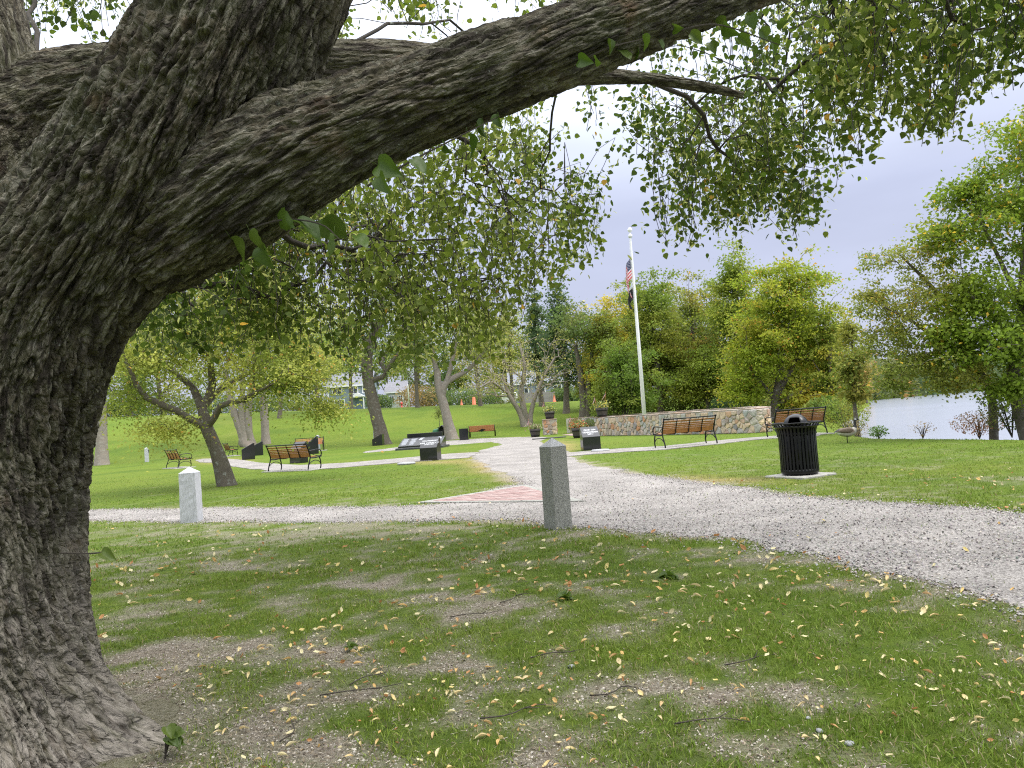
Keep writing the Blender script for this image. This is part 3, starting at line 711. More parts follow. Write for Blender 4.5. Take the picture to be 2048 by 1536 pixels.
def bark_tube(name, ctrl, n_s, n_a, amp, seed, parent, base, twist=0.25, flare=None, fine=1.0, vis=1.0):
    Pd = spline(np.array([c[:3] for c in ctrl]), 3000); Rd = spline(np.array([(c[3], 0, 0) for c in ctrl]), 3000)[:, 0]
    arc = np.concatenate([[0], np.cumsum(np.linalg.norm(np.diff(Pd, axis=0), axis=1))]); arc /= arc[-1]
    uq = np.concatenate([np.linspace(0, vis, int(n_s * .9), endpoint=False), np.linspace(vis, 1, n_s - int(n_s * .9))]) if vis < 1 else np.linspace(0, 1, n_s)
    P = np.stack([np.interp(uq, arc, Pd[:, k]) for k in range(3)], -1); Rs = np.interp(uq, arc, Rd)
    T, N, B = frames(P); s = np.concatenate([[0], np.cumsum(np.linalg.norm(np.diff(P, axis=0), axis=1))])
    mi_ = n_s // 2; tocam = np.array([0, 0, EYE]) - P[mi_]; a0 = math.atan2(tocam @ B[mi_], tocam @ N[mi_]); tt_ = np.arange(n_a) * 2 * math.pi / n_a
    a = a0 + tt_ - math.pi + 0.55 * np.sin(tt_)
    AA, SS = np.meshgrid(a, s); RR = np.repeat(Rs[:, None], n_a, 1)
    dirn = np.cos(AA)[..., None] * N[:, None] + np.sin(AA)[..., None] * B[:, None]
    rad = RR.copy()
    if flare: rad = rad * flare(AA, SS, dirn)
    rad = rad * (1 + 0.05 * np.sin(3 * AA + SS * 1.1 + seed) + 0.035 * np.sin(5 * AA - SS * 2 + 1))
    taper = np.clip(RR / 0.22, 0.35, 1.0)
    ang_ = AA + twist * SS; BK = np.stack([np.cos(ang_) * RR, np.sin(ang_) * RR, SS], -1).reshape(-1, 3)
    V = P[:, None] + dirn * (rad + ridged_bark(None, None, AA, SS, RR, amp, seed, twist, fine) * taper)[..., None]
    idx = np.arange(n_s * n_a).reshape(n_s, n_a); j = np.roll(idx, -1, 1)
    F = np.stack([idx[:-1], j[:-1], j[1:], idx[1:]], -1).reshape(-1, 4)
    me = mesh_np(name, V.reshape(-1, 3) - base, F, smooth=True); at_ = me.attributes.new('grain', 'FLOAT_VECTOR', 'POINT'); at_.data.foreach_set('vector', BK.astype(np.float32).ravel())
    return ob(name, me, MT['bark_near'], parent)
def cp(px, py, d, rpx): p = D(px, py, d); return (p[0], p[1], p[2], rpx * d / FPX)
LB = np.array([TRB[0], TRB[1], 0.05])
linden = thing('linden_tree', 'huge leaning linden tree with deeply furrowed bark, nearest the viewer', 'tree', LB)
trunk_c = [cp(-55, 1640, 3.22, 272), cp(-68, 1480, 3.2, 234), cp(-80, 1300, 3.2, 221), cp(-86, 1120, 3.18, 215), cp(-72, 930, 3.16, 213), cp(-14, 755, 3.14, 198), cp(80, 600, 3.12, 178), cp(192, 465, 3.1, 176), cp(305, 322, 3.08, 178), cp(408, 172, 3.06, 172), cp(508, 0, 3.04, 160), cp(605, -200, 3.0, 148), cp(690, -450, 2.95, 140), cp(760, -800, 2.9, 125)]
def flare(AA, SS, dirn):
    out_ = dirn[..., 0] * 0.75 - dirn[..., 1] * 0.45
    e_ = np.exp(-np.clip(SS - 0.16, 0, 9) / 0.30)
    rt = 0.5 + 0.5 * np.sin(6 * AA + 0.8 + SS * 1.2)
    return 1 + e_ * (0.30 + 0.42 * rt ** 1.5 * np.clip(out_ + .5, 0.2, 1.3))
bark_tube('trunk', trunk_c, 700, 420, 0.028, 3, linden, LB, twist=0.40, flare=flare, vis=.66, fine=1.3)
limb_c = [cp(290, 500, 3.12, 105), cp(420, 408, 3.05, 130), cp(560, 322, 3.0, 122), cp(700, 258, 3.0, 102), cp(850, 196, 3.05, 92), cp(1000, 137, 3.1, 87), cp(1150, 78, 3.2, 80), cp(1300, 22, 3.35, 71), cp(1480, -35, 3.6, 58), cp(1700, -90, 4.0, 46), cp(1950, -150, 4.6, 34), cp(2250, -200, 5.4, 22)]
bark_tube('limb', limb_c, 520, 240, 0.020, 13, linden, LB, twist=0.2, vis=.58, fine=1.25)
limb2_c = [cp(-330, 1150, 4.3, 250), cp(-260, 850, 4.3, 240), cp(-150, 560, 4.3, 225), cp(-20, 330, 4.3, 190), cp(100, 222, 4.3, 112), cp(240, 176, 4.3, 86), cp(420, 150, 4.35, 66), cp(620, 140, 4.4, 55), cp(780, 137, 4.5, 50), cp(940, 142, 4.7, 36), cp(1120, 150, 5.0, 22), cp(1290, 156, 5.3, 13), cp(1400, 172, 5.5, 11), cp(1484, 189, 5.6, 8)]
bark_tube('limb', limb2_c, 400, 170, 0.017, 23, linden, LB, twist=0.2)
limb3_c = [cp(-150, 520, 4.3, 190), cp(-90, 330, 4.25, 150), cp(-40, 180, 4.2, 120), cp(-60, 40, 4.2, 105), cp(-120, -300, 4.2, 90)]
bark_tube('limb', limb3_c, 120, 120, 0.016, 33, linden, LB, twist=0.2)

# canopy of the linden: hanging leafy twigs inside the outline the crown has
CAN = np.array([(430, 500), (700, 330), (1000, 190), (1300, 60), (1560, -60), (2200, -60), (2200, 170), (2048, 188), (1960, 200), (1925, 182), (1930, 250), (1880, 298), (1800, 262), (1740, 262), (1720, 335), (1680, 385), (1640, 430), (1600, 490), (1520, 485), (1450, 472), (1390, 500), (1340, 520), (1295, 500), (1282, 420),
                (1292, 330), (1272, 250), (1210, 215), (1180, 290), (1110, 330), (1085, 400), (1150, 430), (1232, 452), (1236, 488), (1160, 560), (1070, 600), (1050, 690), (940, 748), (850, 738), (700, 720), (560, 700), (400, 720), (255, 700), (330, 600)], float)
CAN2 = np.array([(640, -60), (1220, -60), (1000, 90), (640, 130)], float)
CAN3 = np.array([(-60, -60), (330, -60), (235, 110), (-60, 150)], float)
def can_depth(u, v):
    if u > 1650 and v < 330: return rng.uniform(4.8, 7.2)
    if u < 1000: return rng.uniform(6.0, 9.8)
    return rng.uniform(6.4, 9.2)
att = []
def fill(poly, n, dfun, seed, cut=0.40):
    lo = poly.min(0); hi = poly.max(0); k = 0
    while k < n:
        u = rng.uniform(lo[0], hi[0]); v = rng.uniform(lo[1], hi[1])
        if not inside(np.array([u]), np.array([v]), poly)[0]: continue
        if float(fbm2(np.array([u / 95]), np.array([v / 95]), seed, 3)[0]) < cut: continue
        if 1280 < u < 1480 and 90 < v < 250 and rng.random() < 0.75: continue
        att.append(D(u, v, dfun(u, v))); k += 1
fill(CAN, 820, can_depth, 5, 0.37)
fill(np.array([(1560, -40), (2200, -40), (2200, 170), (2040, 185), (1930, 190), (1925, 245), (1880, 295), (1740, 258), (1640, 300), (1600, 200)], float), 150, can_depth, 15, 0.30)
fill(np.array([(1400, 280), (1700, 270), (1680, 380), (1600, 485), (1450, 468), (1300, 480), (1300, 380)], float), 60, can_depth, 16, 0.30)
fill(CAN2, 60, lambda u, v: rng.uniform(5.5, 9), 6, 0.40)
fill(CAN3, 60, lambda u, v: rng.uniform(5.5, 9), 7, 0.40)
# the low dense skirt of twigs to the left of the path
SK = np.array([(300, 520), (700, 420), (1000, 480), (1060, 600), (1045, 680), (940, 735), (700, 712), (400, 710), (260, 690)], float)
fill(SK, 360, lambda u, v: rng.uniform(6.5, 9.5), 9, 0.36)
att = np.array(att)
# crown over and behind the camera (it shades the trunk and the near ground)
over = []
while len(over) < 85:
    p = np.array([rng.uniform(-8, 6.5), rng.uniform(-6.5, 9), rng.uniform(4.6, 8.5)])
    if (p[0] + 1) ** 2 / 64 + (p[1] - 2) ** 2 / 64 > 1: continue
    u, v, w = proj(p)
    if w[0] > 0 and -60 < u[0] < 2110 and v[0] > -30: continue
    over.append(p)
over = np.array(over)
# hand-laid boughs from which the twigs hang
def dl(*pts): return np.array([D(*p) for p in pts])
boughs = [dl((1500, -20, 3.6), (1650, -60, 5.0), (1750, -40, 6.5), (1800, 40, 7.5)), dl((1290, 156, 5.3), (1385, 215, 6.2), (1425, 275, 6.9), (1470, 330, 7.4), (1500, 400, 7.6)), dl((1120, 150, 5.0), (1100, 250, 6.0), (1080, 350, 6.8), (1040, 430, 7.4)),
          dl((780, 137, 4.5), (860, 200, 5.5), (960, 300, 6.6), (1010, 400, 7.5)), dl((240, 176, 4.3), (480, 320, 5.2), (560, 470, 6.2), (680, 500, 6.8), (800, 560, 7.5), (930, 600, 8.0)), dl((620, 140, 4.4), (760, 60, 5.5), (900, 40, 6.6)), dl((-20, 330, 4.3), (60, 120, 5.0), (70, -20, 6.0), (160, -60, 6.5)),
          dl((-150, 560, 4.3), (150, 560, 5.6), (380, 560, 6.8), (560, 600, 7.6)), dl((1700, -90, 4.0), (1860, -20, 5.0), (1950, 60, 5.6)), dl((690, -450, 2.95), (900, -250, 5), (1200, -150, 7)), dl((760, -800, 2.9), (300, -900, 3.2), (-400, -700, 4.5)),
          dl((1484, 189, 5.6), (1390, 300, 6.2), (1340, 400, 6.6))]
boughs += [np.array([D(700, -500, 2.95), (-0.6, 1.0, 5.2), (0.5, -2.0, 6.0), (1.5, -4.5, 6.2)]), np.array([D(760, -800, 2.9), (1.8, 3.0, 6.5), (4.0, 3.6, 7.2)])]
nodes = []; par = []; br = []
main = [np.array([c[:3] for c in L]) for L in (trunk_c, limb_c, limb2_c, limb3_c)]
for mi, P in enumerate(main):
    Q = spline(P, 40)
    for i in range(40): par.append(len(nodes) - 1 if i else 0); nodes.append(Q[i])
nmain = len(nodes)
for P in boughs:
    L = np.sum(np.linalg.norm(np.diff(P, axis=0), axis=1)); k = max(4, int(L / 0.25)); Q = spline(P, k); Q[1:-1] += rng.normal(0, 0.025, Q[1:-1].shape)
    j = int(np.argmin(np.linalg.norm(np.array(nodes) - Q[0], axis=1)))
    for i in range(k): par.append(j if i == 0 else len(nodes) - 1); nodes.append(Q[i])
tops = att + np.stack([rng.normal(0, .12, len(att)), rng.normal(0, .12, len(att)), rng.uniform(0.25, 0.85, len(att))], -1)
A, pr, tips, nb0 = grow(nodes, par, np.vstack([tops, over]), bf=0.22, seg=0.3, jit=0.11, arc=0.10, allow_above=0.1)
# hanging twig below each top
ext = []; epar = []; ntop = len(A); An = list(A); prn = list(pr)
top_of = np.zeros(len(tops), int)
order = np.argsort([np.min(np.linalg.norm(A[:nb0] - t, axis=1)) for t in np.vstack([tops, over])])
tip_by_target = np.zeros(len(order), int); tip_by_target[order] = tips
twigs = []
for i in range(len(att)):
    j = tip_by_target[i]; a = An[j]; e_ = att[i]; prev = j; ch = [np.array(a)]
    for q in range(1, 4):
        f = q / 3; pt = a + (e_ - a) * f + rng.normal(0, .03, 3); An.append(pt); prn.append(prev); prev = len(An) - 1; ch.append(pt)
    twigs.append(np.array(ch))
A = np.array(An); pr = np.array(prn)
# order is parent-before-child except appended twigs, which is fine for the pass below
r = radii(A, pr, 0.0032, p=2.4); r[:nmain] = 0.05
for i in range(nmain, len(A)): r[i] = min(r[i], r[pr[i]], 0.055)
V, F = skel_mesh(A, pr, r, nmain, sides=(8, 6, 5, 3))
ob('branching', mesh_np('branching', V - LB, F, smooth=True), MT['bark_dark'], linden)['kind'] = 'stuff'
# leaves and pale bracts along the twigs
P = []; Dn = []
for ch in twigs:
    cl_ = float(vn3(ch[-1][0] * 1.3, ch[-1][1] * 1.3, ch[-1][2] * 1.3, 44)); n = int(7 + 48 * np.clip(cl_ * 1.5 - .32, 0.02, 1) ** 1.4 * rng.uniform(.6, 1.3)); t = rng.random(n) * 2.999; i = t.astype(int); f = (t - i)[:, None]
    p = ch[i] * (1 - f) + ch[i + 1] * f; o = rng.normal(0, 1, (n, 3)) * np.array([.085, .085, .06]); P.append(p + o); Dn.append(o / .1)
P = np.vstack(P); Dn = np.vstack(Dn)
u, v, w = proj(P); ok = (inside(u, v, CAN) | inside(u, v, CAN2) | inside(u, v, CAN3) | (rng.random(len(P)) < 0.9)); P = P[ok]; Dn = Dn[ok]
R = rand_frames(len(P), up=0.1, droop=0.7, outward=Dn * 0.6)
c = palette(P, (0.040, 0.066, 0.008), (0.092, 0.122, 0.016), 0.8, 0.35, seed=3, alt2=(0.34, 0.20, 0.03), amt2=0.012)
V1, F1, C1 = scatter(P, R, rng.uniform(0.036, 0.072, len(P)), LEAF_HEART, c)
q = rng.random(len(P)) < 0.55; Pb = P[q] + rng.normal(0, .04, (q.sum(), 3))
Rb = rand_frames(len(Pb), up=0.0, droop=0.7); cb = palette(Pb, (0.26, 0.285, 0.075), (0.35, 0.355, 0.12), 2, 0.4, seed=4)
V2, F2, C2 = scatter(Pb, Rb, rng.uniform(0.035, 0.075, len(Pb)), BRACT, cb)
cr = ob('crown', mesh_np('crown', np.vstack([V1, V2]) - LB, np.vstack([F1, F2 + len(V1)]), np.vstack([C1, C2])), MT['leaf'], linden); cr['kind'] = 'stuff'
Po = np.repeat(over, 46, 0) + rng.normal(0, 1, (len(over) * 46, 3)) * np.array([.45, .45, .25])
u, v, w = proj(Po); Po = Po[~((w > 0) & (u > -40) & (u < 2090) & (v > -20))]
co_ = palette(Po, (0.075, 0.125, 0.020), (0.12, 0.165, 0.030), 0.8, 0.35, seed=3)
V1, F1, C1 = scatter(Po, rand_frames(len(Po), up=0.8), rng.uniform(0.13, 0.22, len(Po)), LEAF_DIAM, co_)
cr = ob('upper_crown', mesh_np('upper_crown', V1 - LB, F1, C1), MT['leaf'], linden); cr['kind'] = 'stuff'

# single large leaves on sprouts along the limb
MT['big_leaf'] = mat('big_leaf', objrand=[(0.06, 0.115, 0.010), (0.09, 0.15, 0.015), (0.07, 0.12, 0.015), (0.11, 0.16, 0.02)], rough=0.45, transl=0.4, var=0.15, scale=30)
def heart(name, nseg=12, fold=0.12, curl=0.12, seed=0):
    mbb = MB(); rows = []
    V = []; F = []
    outl = [(0.0, 0.0), (-0.06, .16), (-.02, .32), (.12, .44), (.30, .48), (.50, .42), (.68, .30), (.84, .15), (1.0, 0.0)]
    for t in np.linspace(0, 1, nseg):
        k = t * (len(outl) - 1); i = min(int(k), len(outl) - 2); f = k - i
        x = outl[i][0] * (1 - f) + outl[i + 1][0] * f; w = outl[i][1] * (1 - f) + outl[i + 1][1] * f
        rows.append((x, w))
    for x, w in rows:
        w *= 1 + 0.06 * math.sin(23 * x + seed)
        mx_ = max(x, 0.0)
        for s in (-1, -.5, 0, .5, 1):
            V.append((x * (abs(s)) + mx_ * (1 - abs(s)), s * w, fold * abs(s) * w - curl * x * x + 0.03 * math.sin(9 * x + 2 * s + seed)))
    for i in range(nseg - 1):
        for j in range(4): F.append((5 * i + j, 5 * i + j + 1, 5 * i + 6 + j, 5 * i + 5 + j))
    mbb.add(V, F); mbb.tube([(-.35, 0, .05), (-.15, 0, .03), (.02, 0, 0)], [.012, .010, .008], 4)
    me = mbb.mesh(name, True); me.materials.append(MT['big_leaf']); return me
HL = [heart('leaf', seed=k, fold=f, curl=c_) for k, (f, c_) in enumerate([(0.15, .15), (.5, .3), (-.2, .35), (.8, .1)])]
def put_leaf(px, py, d, size, k=None, rot=None):
    p = D(px, py, d); o = bpy.data.objects.new('leaf', HL[int(rng.integers(4)) if k is None else k]); link(o, linden); o.location = p - LB
    size = size * rng.uniform(.55, .85); o.scale = (size, size * rng.uniform(.75, 1.0), size)
    o.rotation_euler = rot if rot is not None else (rng.uniform(-1.2, 1.2) + 1.3, rng.uniform(.3, 1.6), rng.uniform(-1.3, 1.3)); return o
for (a, b, s_) in [(462, 478, .13), (500, 462, .14), (556, 430, .17), (592, 445, .18), (524, 492, .13), (648, 436, .16), (668, 470, .15), (757, 330, .14), (826, 318, .11), (890, 285, .12), (936, 270, .11), (966, 240, .12), (996, 228, .09), (760, 352, .12), (715, 470, .10),
                   (1190, 118, .09), (1240, 100, .10), (1158, 120, .08), (1275, 92, .10), (1285, 70, .10), (1215, 80, .07), (1150, 98, .07), (1380, 68, .10), (1420, 85, .10), (1450, 50, .11), (1475, 75, .10), (1505, 95, .10), (1520, 60, .11), (1540, 80, .10), (1555, 45, .10), (1500, 30, .12), (1430, 40, .10), (1480, 110, .09), (1530, 110, .09), (1320, 80, .08), (1260, 60, .07), (1350, 55, .09)]:
    lim = min(limb_c, key=lambda c_: abs(proj(np.array(c_[:3]))[0][0] - a))
    put_leaf(a, b, max(2.7, lim[1] - 0.12 + rng.uniform(-.1, .05)), s_)
for Lp in ([(400, 500, 2.95), (470, 470, 2.9), (560, 440, 2.85), (640, 448, 2.85), (680, 480, 2.85)], [(735, 372, 2.9), (830, 318, 2.9), (920, 272, 2.92), (1000, 232, 2.95)], [(1140, 130, 3.1), (1220, 95, 3.1), (1300, 75, 3.15)], [(1360, 60, 3.3), (1440, 50, 3.3), (1560, 90, 3.4)]):
    sp = MB(); sp.tube(spline(dl(*Lp), 16) - LB, np.linspace(.005, .002, 16), 5)
    sp.build('sprout', MT['twig'], linden)
tw = MB(); tw.tube(spline(dl((120, 1106, 3.0), (175, 1107, 2.95), (206, 1105, 2.9)), 8) - LB, .003, 5); tw.build('twig', MT['twig'], linden)
put_leaf(204, 1104, 2.9, .075, 1, (0.9, 0.45, -0.3))

# ---- trees further off --------------------------------------------------------------------------------
GRN = (0.085, 0.150, 0.022); YG = (0.19, 0.215, 0.03); YEL = (0.42, 0.30, 0.03); ORG = (0.36, 0.17, 0.04)
def upto(base, px, py, d): return D(px, py, d)
# crab apple by the left path
cb_ = GP(460, 971); d0 = cb_[1]
crab = tree('crabapple_tree', 'small leaning crabapple tree with yellow-green crown behind the pale granite post', cb_,
    trunks=[([cb_ - [-.03, 0, .2], D(440, 918, d0), D(416, 862, d0), D(404, 815, d0), D(382, 772, d0 + .3), D(345, 742, d0 + .8), D(310, 700, d0 + 1.2)], [.22, .19, .17, .12, .09, .065, .035]),
            ([D(418, 862, d0), D(355, 822, d0 - .4), D(292, 795, d0 - .8), D(262, 745, d0 - 1.2), D(245, 700, d0 - 1.4)], [.115, .095, .08, .06, .035]),
            ([D(424, 858, d0), D(440, 812, d0 - .3), D(480, 802, d0 - .6), D(540, 770, d0 - 1.2)], [.10, .085, .065, .035]),
            ([D(404, 815, d0), D(425, 770, d0 + .2), D(420, 700, d0 + .3), D(440, 640, d0 + .3)], [.11, .09, .065, .035]),
            ([D(404, 818, d0), D(440, 780, d0 + .9), D(540, 720, d0 + 1.8)], [.12, .09, .05])],
    crowns=[(D(455, 630, d0), (3.1, 2.8, 2.1), 3.6), (D(300, 700, d0 - .5), (1.4, 1.9, .95), .9), (D(590, 735, d0 - .3), (1.5, 2.0, 1.1), 1.2), (D(255, 800, d0 - .5), (.6, 1.2, .55), .28), (D(330, 855, d0 - 1.0), (.75, .9, .25), .22), (D(660, 810, d0 - .2), (.5, .7, .35), .25)],
    n_att=420, n_leaf=52000, leaf=0.080, spread=0.30, flat=0.6, base_c=(0.145, 0.180, 0.030), alt_c=(0.275, 0.28, 0.062), amt=0.45, nscale=0.8, alt2=(0.36, 0.20, 0.05), amt2=0.02, tpl=LEAF_DIAM, tipr=0.006, seed=2, droop=0.6, lumpy=0.35)
def simple(name, label, base, top, hw, bottom, trunk_r, n_leaf=9000, leaf=0.22, group=None, lean=(0, 0), base_c=GRN, alt_c=YG, amt=.3, seed=0, shape='oval', dep=None, bark='bark', **k):
    """a tree with trunk to mid crown, crown given by world heights"""
    b = np.asarray(base, float); H = top - b[2]; cb2 = bottom; cz = (top + cb2) / 2; rz_ = (top - cb2) / 2
    mid = b + np.array([lean[0] * .5, lean[1] * .5, (cz - b[2]) * .6]); tp = b + np.array([lean[0], lean[1], H * .86])
    wob = rng.normal(0, .02 * H, (2, 3)) * np.array([1, 1, 0])
    trunks = [([b, mid + wob[0], b + np.array([lean[0] * .8, lean[1] * .8, (cz - b[2])]) + wob[1], tp], [trunk_r, trunk_r * .8, trunk_r * .55, trunk_r * .12])]
    dep = dep or hw
    c0 = np.array([b[0] + lean[0] * .7, b[1] + lean[1] * .7, cz])
    if shape == 'oval': crowns = [(c0 - [0, 0, rz_ * .15], (hw, dep, rz_ * .82), 3), (c0 + [0, 0, rz_ * .45], (hw * .62, dep * .62, rz_ * .55), 1.3), (c0 + [hw * .45, 0, -rz_ * .45], (hw * .55, dep * .6, rz_ * .4), 1), (c0 + [-hw * .45, 0, -rz_ * .4], (hw * .55, dep * .6, rz_ * .42), 1)]
    elif shape == 'cone': crowns = [(c0 - [0, 0, rz_ * .55], (hw, dep, rz_ * .45), 2), (c0, (hw * .7, dep * .7, rz_ * .45), 1.6), (c0 + [0, 0, rz_ * .5], (hw * .4, dep * .4, rz_ * .5), 1)]
    else: crowns = [(c0, (hw, dep, rz_), 1)]
    # strong side limbs
    for q in range(4):
        a = q * 1.7 + seed; h = b[2] + (cb2 - b[2]) * .9 + (top - cb2) * (.08 + .1 * q)
        s0 = b + np.array([lean[0], lean[1], 0]) * min(1, (h - b[2]) / H) + np.array([0, 0, h - b[2]])
        e0 = s0 + np.array([math.cos(a) * hw * .55, math.sin(a) * dep * .55, rz_ * .45])
        trunks.append(([s0 - [0, 0, .2], (s0 + e0) / 2 + [0, 0, rz_ * .02], e0], [trunk_r * .4, trunk_r * .26, trunk_r * .1]))
    return tree(name, label, b, trunks=trunks, crowns=crowns, n_leaf=n_leaf, leaf=leaf, base_c=base_c, alt_c=alt_c, amt=amt, seed=seed, group=group, bark=bark, spread=k.pop('spread', hw * .13), **k)
def at(px, d): p = D(px, 860, d); return np.array([p[0], d, gz1(p[0], d)])
def zat(px, py, d): return D(px, py, d)[2]
def wpx(n, d): return n * d / FPX
BT = 'trees behind the stone wall'
def tr(name, label, px, d, top, bot, hwpx, tr_, seed, base_py=None, **k):
    b = at(px, d) if base_py is None else GP(px, base_py); d = b[1]
    if k.get('group') == BT: hwpx *= 1.35; bot += 8; k['n_leaf'] = int(k.get('n_leaf', 9000) * 2.4); k['n_att'] = 290; k['lumpy'] = .5; k['flat'] = .45
    return simple(name, label, b, zat(px, top, d), wpx(hwpx, d), zat(px, bot, d), tr_, seed=seed, **k)
tr('linden_tree', 'thick straight-trunked tree on the lawn behind the far black plinth', 768, 59, 470, 770, 150, .50, 12, base_py=889, n_leaf=9000, leaf=.22, base_c=(0.075, 0.12, 0.03), alt_c=(0.13, 0.16, 0.03), bark='bark')
b_ = GP(905, 879); dd = b_[1]
tree('locust_tree', 'pale leaning forked tree beside the small black bin', b_, trunks=[([b_, D(893, 830, dd), D(878, 775, dd), D(872, 735, dd), D(862, 690, dd)], [.42, .36, .32, .2, .12]), ([D(884, 795, dd), D(893, 765, dd), D(935, 740, dd + 1), D(970, 700, dd + 1)], [.28, .24, .16, .1]), ([D(891, 770, dd), D(905, 720, dd), D(915, 660, dd)], [.2, .16, .1])],
     crowns=[(D(890, 640, dd), (4.2, 3.5, 2.6), 2), (D(975, 680, dd), (2.5, 2.5, 1.6), 1)], n_att=130, n_leaf=5000, leaf=.2, spread=.5, base_c=(0.14, 0.18, 0.04), alt_c=(0.22, 0.22, 0.05), bark='bark_pale', seed=14, tpl=LEAF_DIAM)
b_ = GP(1052, 853); dd = b_[1]
tree('dogwood_tree', 'almost leafless grey multi-stemmed tree left of the stone pillar', b_, trunks=[([b_, D(1040, 825, dd), D(1018, 790, dd), D(1005, 750, dd)], [.28, .24, .17, .09]), ([b_ + [.25, 0, 0], D(1062, 825, dd), D(1072, 790, dd), D(1090, 750, dd), D(1110, 715, dd)], [.24, .2, .16, .12, .08]), ([b_ + [.1, .3, 0], D(1048, 820, dd), D(1042, 780, dd), D(1050, 740, dd), D(1040, 690, dd)], [.3, .26, .22, .14, .08]), ([D(1018, 790, dd), D(985, 765, dd - 1), D(960, 775, dd - 2)], [.12, .09, .05])],
     crowns=[(D(1045, 735, dd), (5.2, 4.5, 2.9), 3), (D(970, 770, dd), (2.2, 2.5, 1.3), 1)], n_att=300, n_leaf=2600, leaf=.16, spread=.35, base_c=(0.20, 0.20, 0.06), alt_c=(0.30, 0.27, 0.09), bark='bark_pale', tipr=.022, seed=15, tpl=LEAF_DIAM, lumpy=.15)
b_ = GP(490, 893); dd = b_[1]
tree('silver_maple', 'pale multi-stemmed trunk rising behind the two black plinths', b_, trunks=[([b_ + [.3, 0, 0], D(478, 850, dd), D(462, 805, dd), D(450, 740, dd)], [.40, .34, .28, .18]), ([b_, D(487, 850, dd), D(484, 805, dd), D(487, 740, dd)], [.42, .33, .27, .2]), ([b_ + [.45, .1, 0], D(497, 850, dd), D(499, 800, dd), D(510, 730, dd)], [.32, .28, .25, .18])],
     crowns=[(D(485, 630, dd), (6.5, 5, 3.4), 1)], n_att=140, n_leaf=8000, leaf=.22, spread=.7, base_c=(0.16, 0.19, 0.03), alt_c=(0.26, 0.25, 0.04), bark='bark_pale', seed=16)
tr('ash_tree', 'slender bare-trunked tree between the black plinths and the grey bench', 532, 56, 560, 770, 90, .33, 17, base_py=888, n_leaf=5000, leaf=.22, bark='bark_pale', base_c=(0.13, 0.17, 0.03))
tr('ash_tree', 'pale trunk at the far left edge beside the big linden', 204, 52, 560, 780, 110, .42, 18, base_py=930, n_leaf=6000, leaf=.22, bark='bark_pale', base_c=(0.15, 0.19, 0.03))
# evergreens left of the flagpole
tr('pine_tree', 'tall dark evergreen left of the flagpole', 1135, 74, 555, 770, 62, .30, 20, n_leaf=10000, leaf=.26, base_c=(0.050, 0.085, 0.030), alt_c=(0.075, 0.11, 0.035), shape='cone', tpl=LEAF_DIAM, bark='bark')
tr('pine_tree', 'dark evergreen second left of the flagpole', 1088, 82, 575, 775, 48, .28, 21, n_leaf=7000, leaf=.26, base_c=(0.055, 0.09, 0.035), alt_c=(0.08, 0.11, 0.04), shape='cone', tpl=LEAF_DIAM)
b_ = at(1166, 66)
tree('oak_tree', 'twin-trunked tree behind the flag-topped planter', b_, trunks=[([b_, D(1166, 800, 66), D(1160, 740, 66), D(1150, 690, 66)], [.35, .3, .25, .15]), ([b_ + [.3, 0, 0], D(1175, 800, 66), D(1178, 745, 66), D(1185, 700, 66)], [.3, .26, .22, .12])], crowns=[(D(1170, 655, 66), (2.8, 2.8, 2.2), 1)], n_att=70, n_leaf=4000, leaf=.22, spread=.6, base_c=(0.08, 0.12, 0.03), alt_c=(0.15, 0.16, 0.04), seed=22)
tr('birch_tree', 'tree with bright yellow top just left of the flagpole', 1232, 66, 578, 790, 52, .25, 23, n_leaf=7000, leaf=.2, base_c=(0.13, 0.17, 0.03), alt_c=(0.42, 0.32, 0.03), amt=.30, nscale=.25, group=BT)
for k_, (px_, d_, top_, hw_) in enumerate([(1278, 68, 560, 46), (1365, 70, 575, 50), (1450, 66, 560, 48), (1535, 62, 560, 50), (1625, 54, 590, 46), (1205, 76, 610, 40)]):
    tr('oak_tree', 'filling yellow-green tree in the wood ' + ['just right of the flagpole', 'left of the thin-topped tree', 'left of the tallest tree', 'left behind the broad maple', 'right behind the broad maple', 'right of the twin-trunked tree'][k_], px_, d_, top_, 815, hw_, .25, 130 + k_, n_leaf=7500, leaf=.2, base_c=[(0.13, .17, .025), (.16, .18, .03), (.12, .165, .025)][k_ % 3], alt_c=(.24, .22, .035), group=BT)
for k_, (px_, d_, top_, hw_) in enumerate([(640, 84, 560, 70), (705, 92, 590, 55), (838, 88, 570, 60), (965, 86, 580, 60), (1030, 92, 600, 50), (560, 80, 540, 70)]):
    tr('lawn_tree', 'soft yellow-green tree on the slope ' + ['left of the blue-grey house roof', 'before the blue-grey house roof', 'right of the thick straight trunk', 'between the forked and leafless trees', 'just behind the leafless tree', 'above the slender bare trunk'][k_], px_, d_, top_, 765 - (px_ - 700) * .04, hw_, .22, 150 + k_, n_leaf=7000, leaf=.22, base_c=(.15, .18, .035), alt_c=(.27, .25, .06), amt=.35, n_att=150, lumpy=.45, group='trees on the slope')
tr('young_maple', 'low bright green leafy tree between the flag planter and flagpole', 1252, 54, 675, 838, 55, .16, 24, n_leaf=8000, leaf=.17, base_c=(0.085, 0.135, 0.02), alt_c=(0.14, 0.17, 0.025), group=BT)
tr('oak_tree', 'tall green tree directly right of the flagpole top', 1325, 60, 528, 815, 62, .28, 25, n_leaf=12000, leaf=.2, base_c=(0.11, 0.155, 0.022), alt_c=(0.19, 0.20, 0.03), group=BT)
tr('oak_tree', 'thin-topped tree with bare upper twigs behind the wall', 1400, 63, 545, 800, 50, .28, 26, n_leaf=6000, leaf=.2, base_c=(0.13, 0.165, 0.03), alt_c=(0.24, 0.20, 0.04), alt2=ORG, amt2=.03, group=BT)
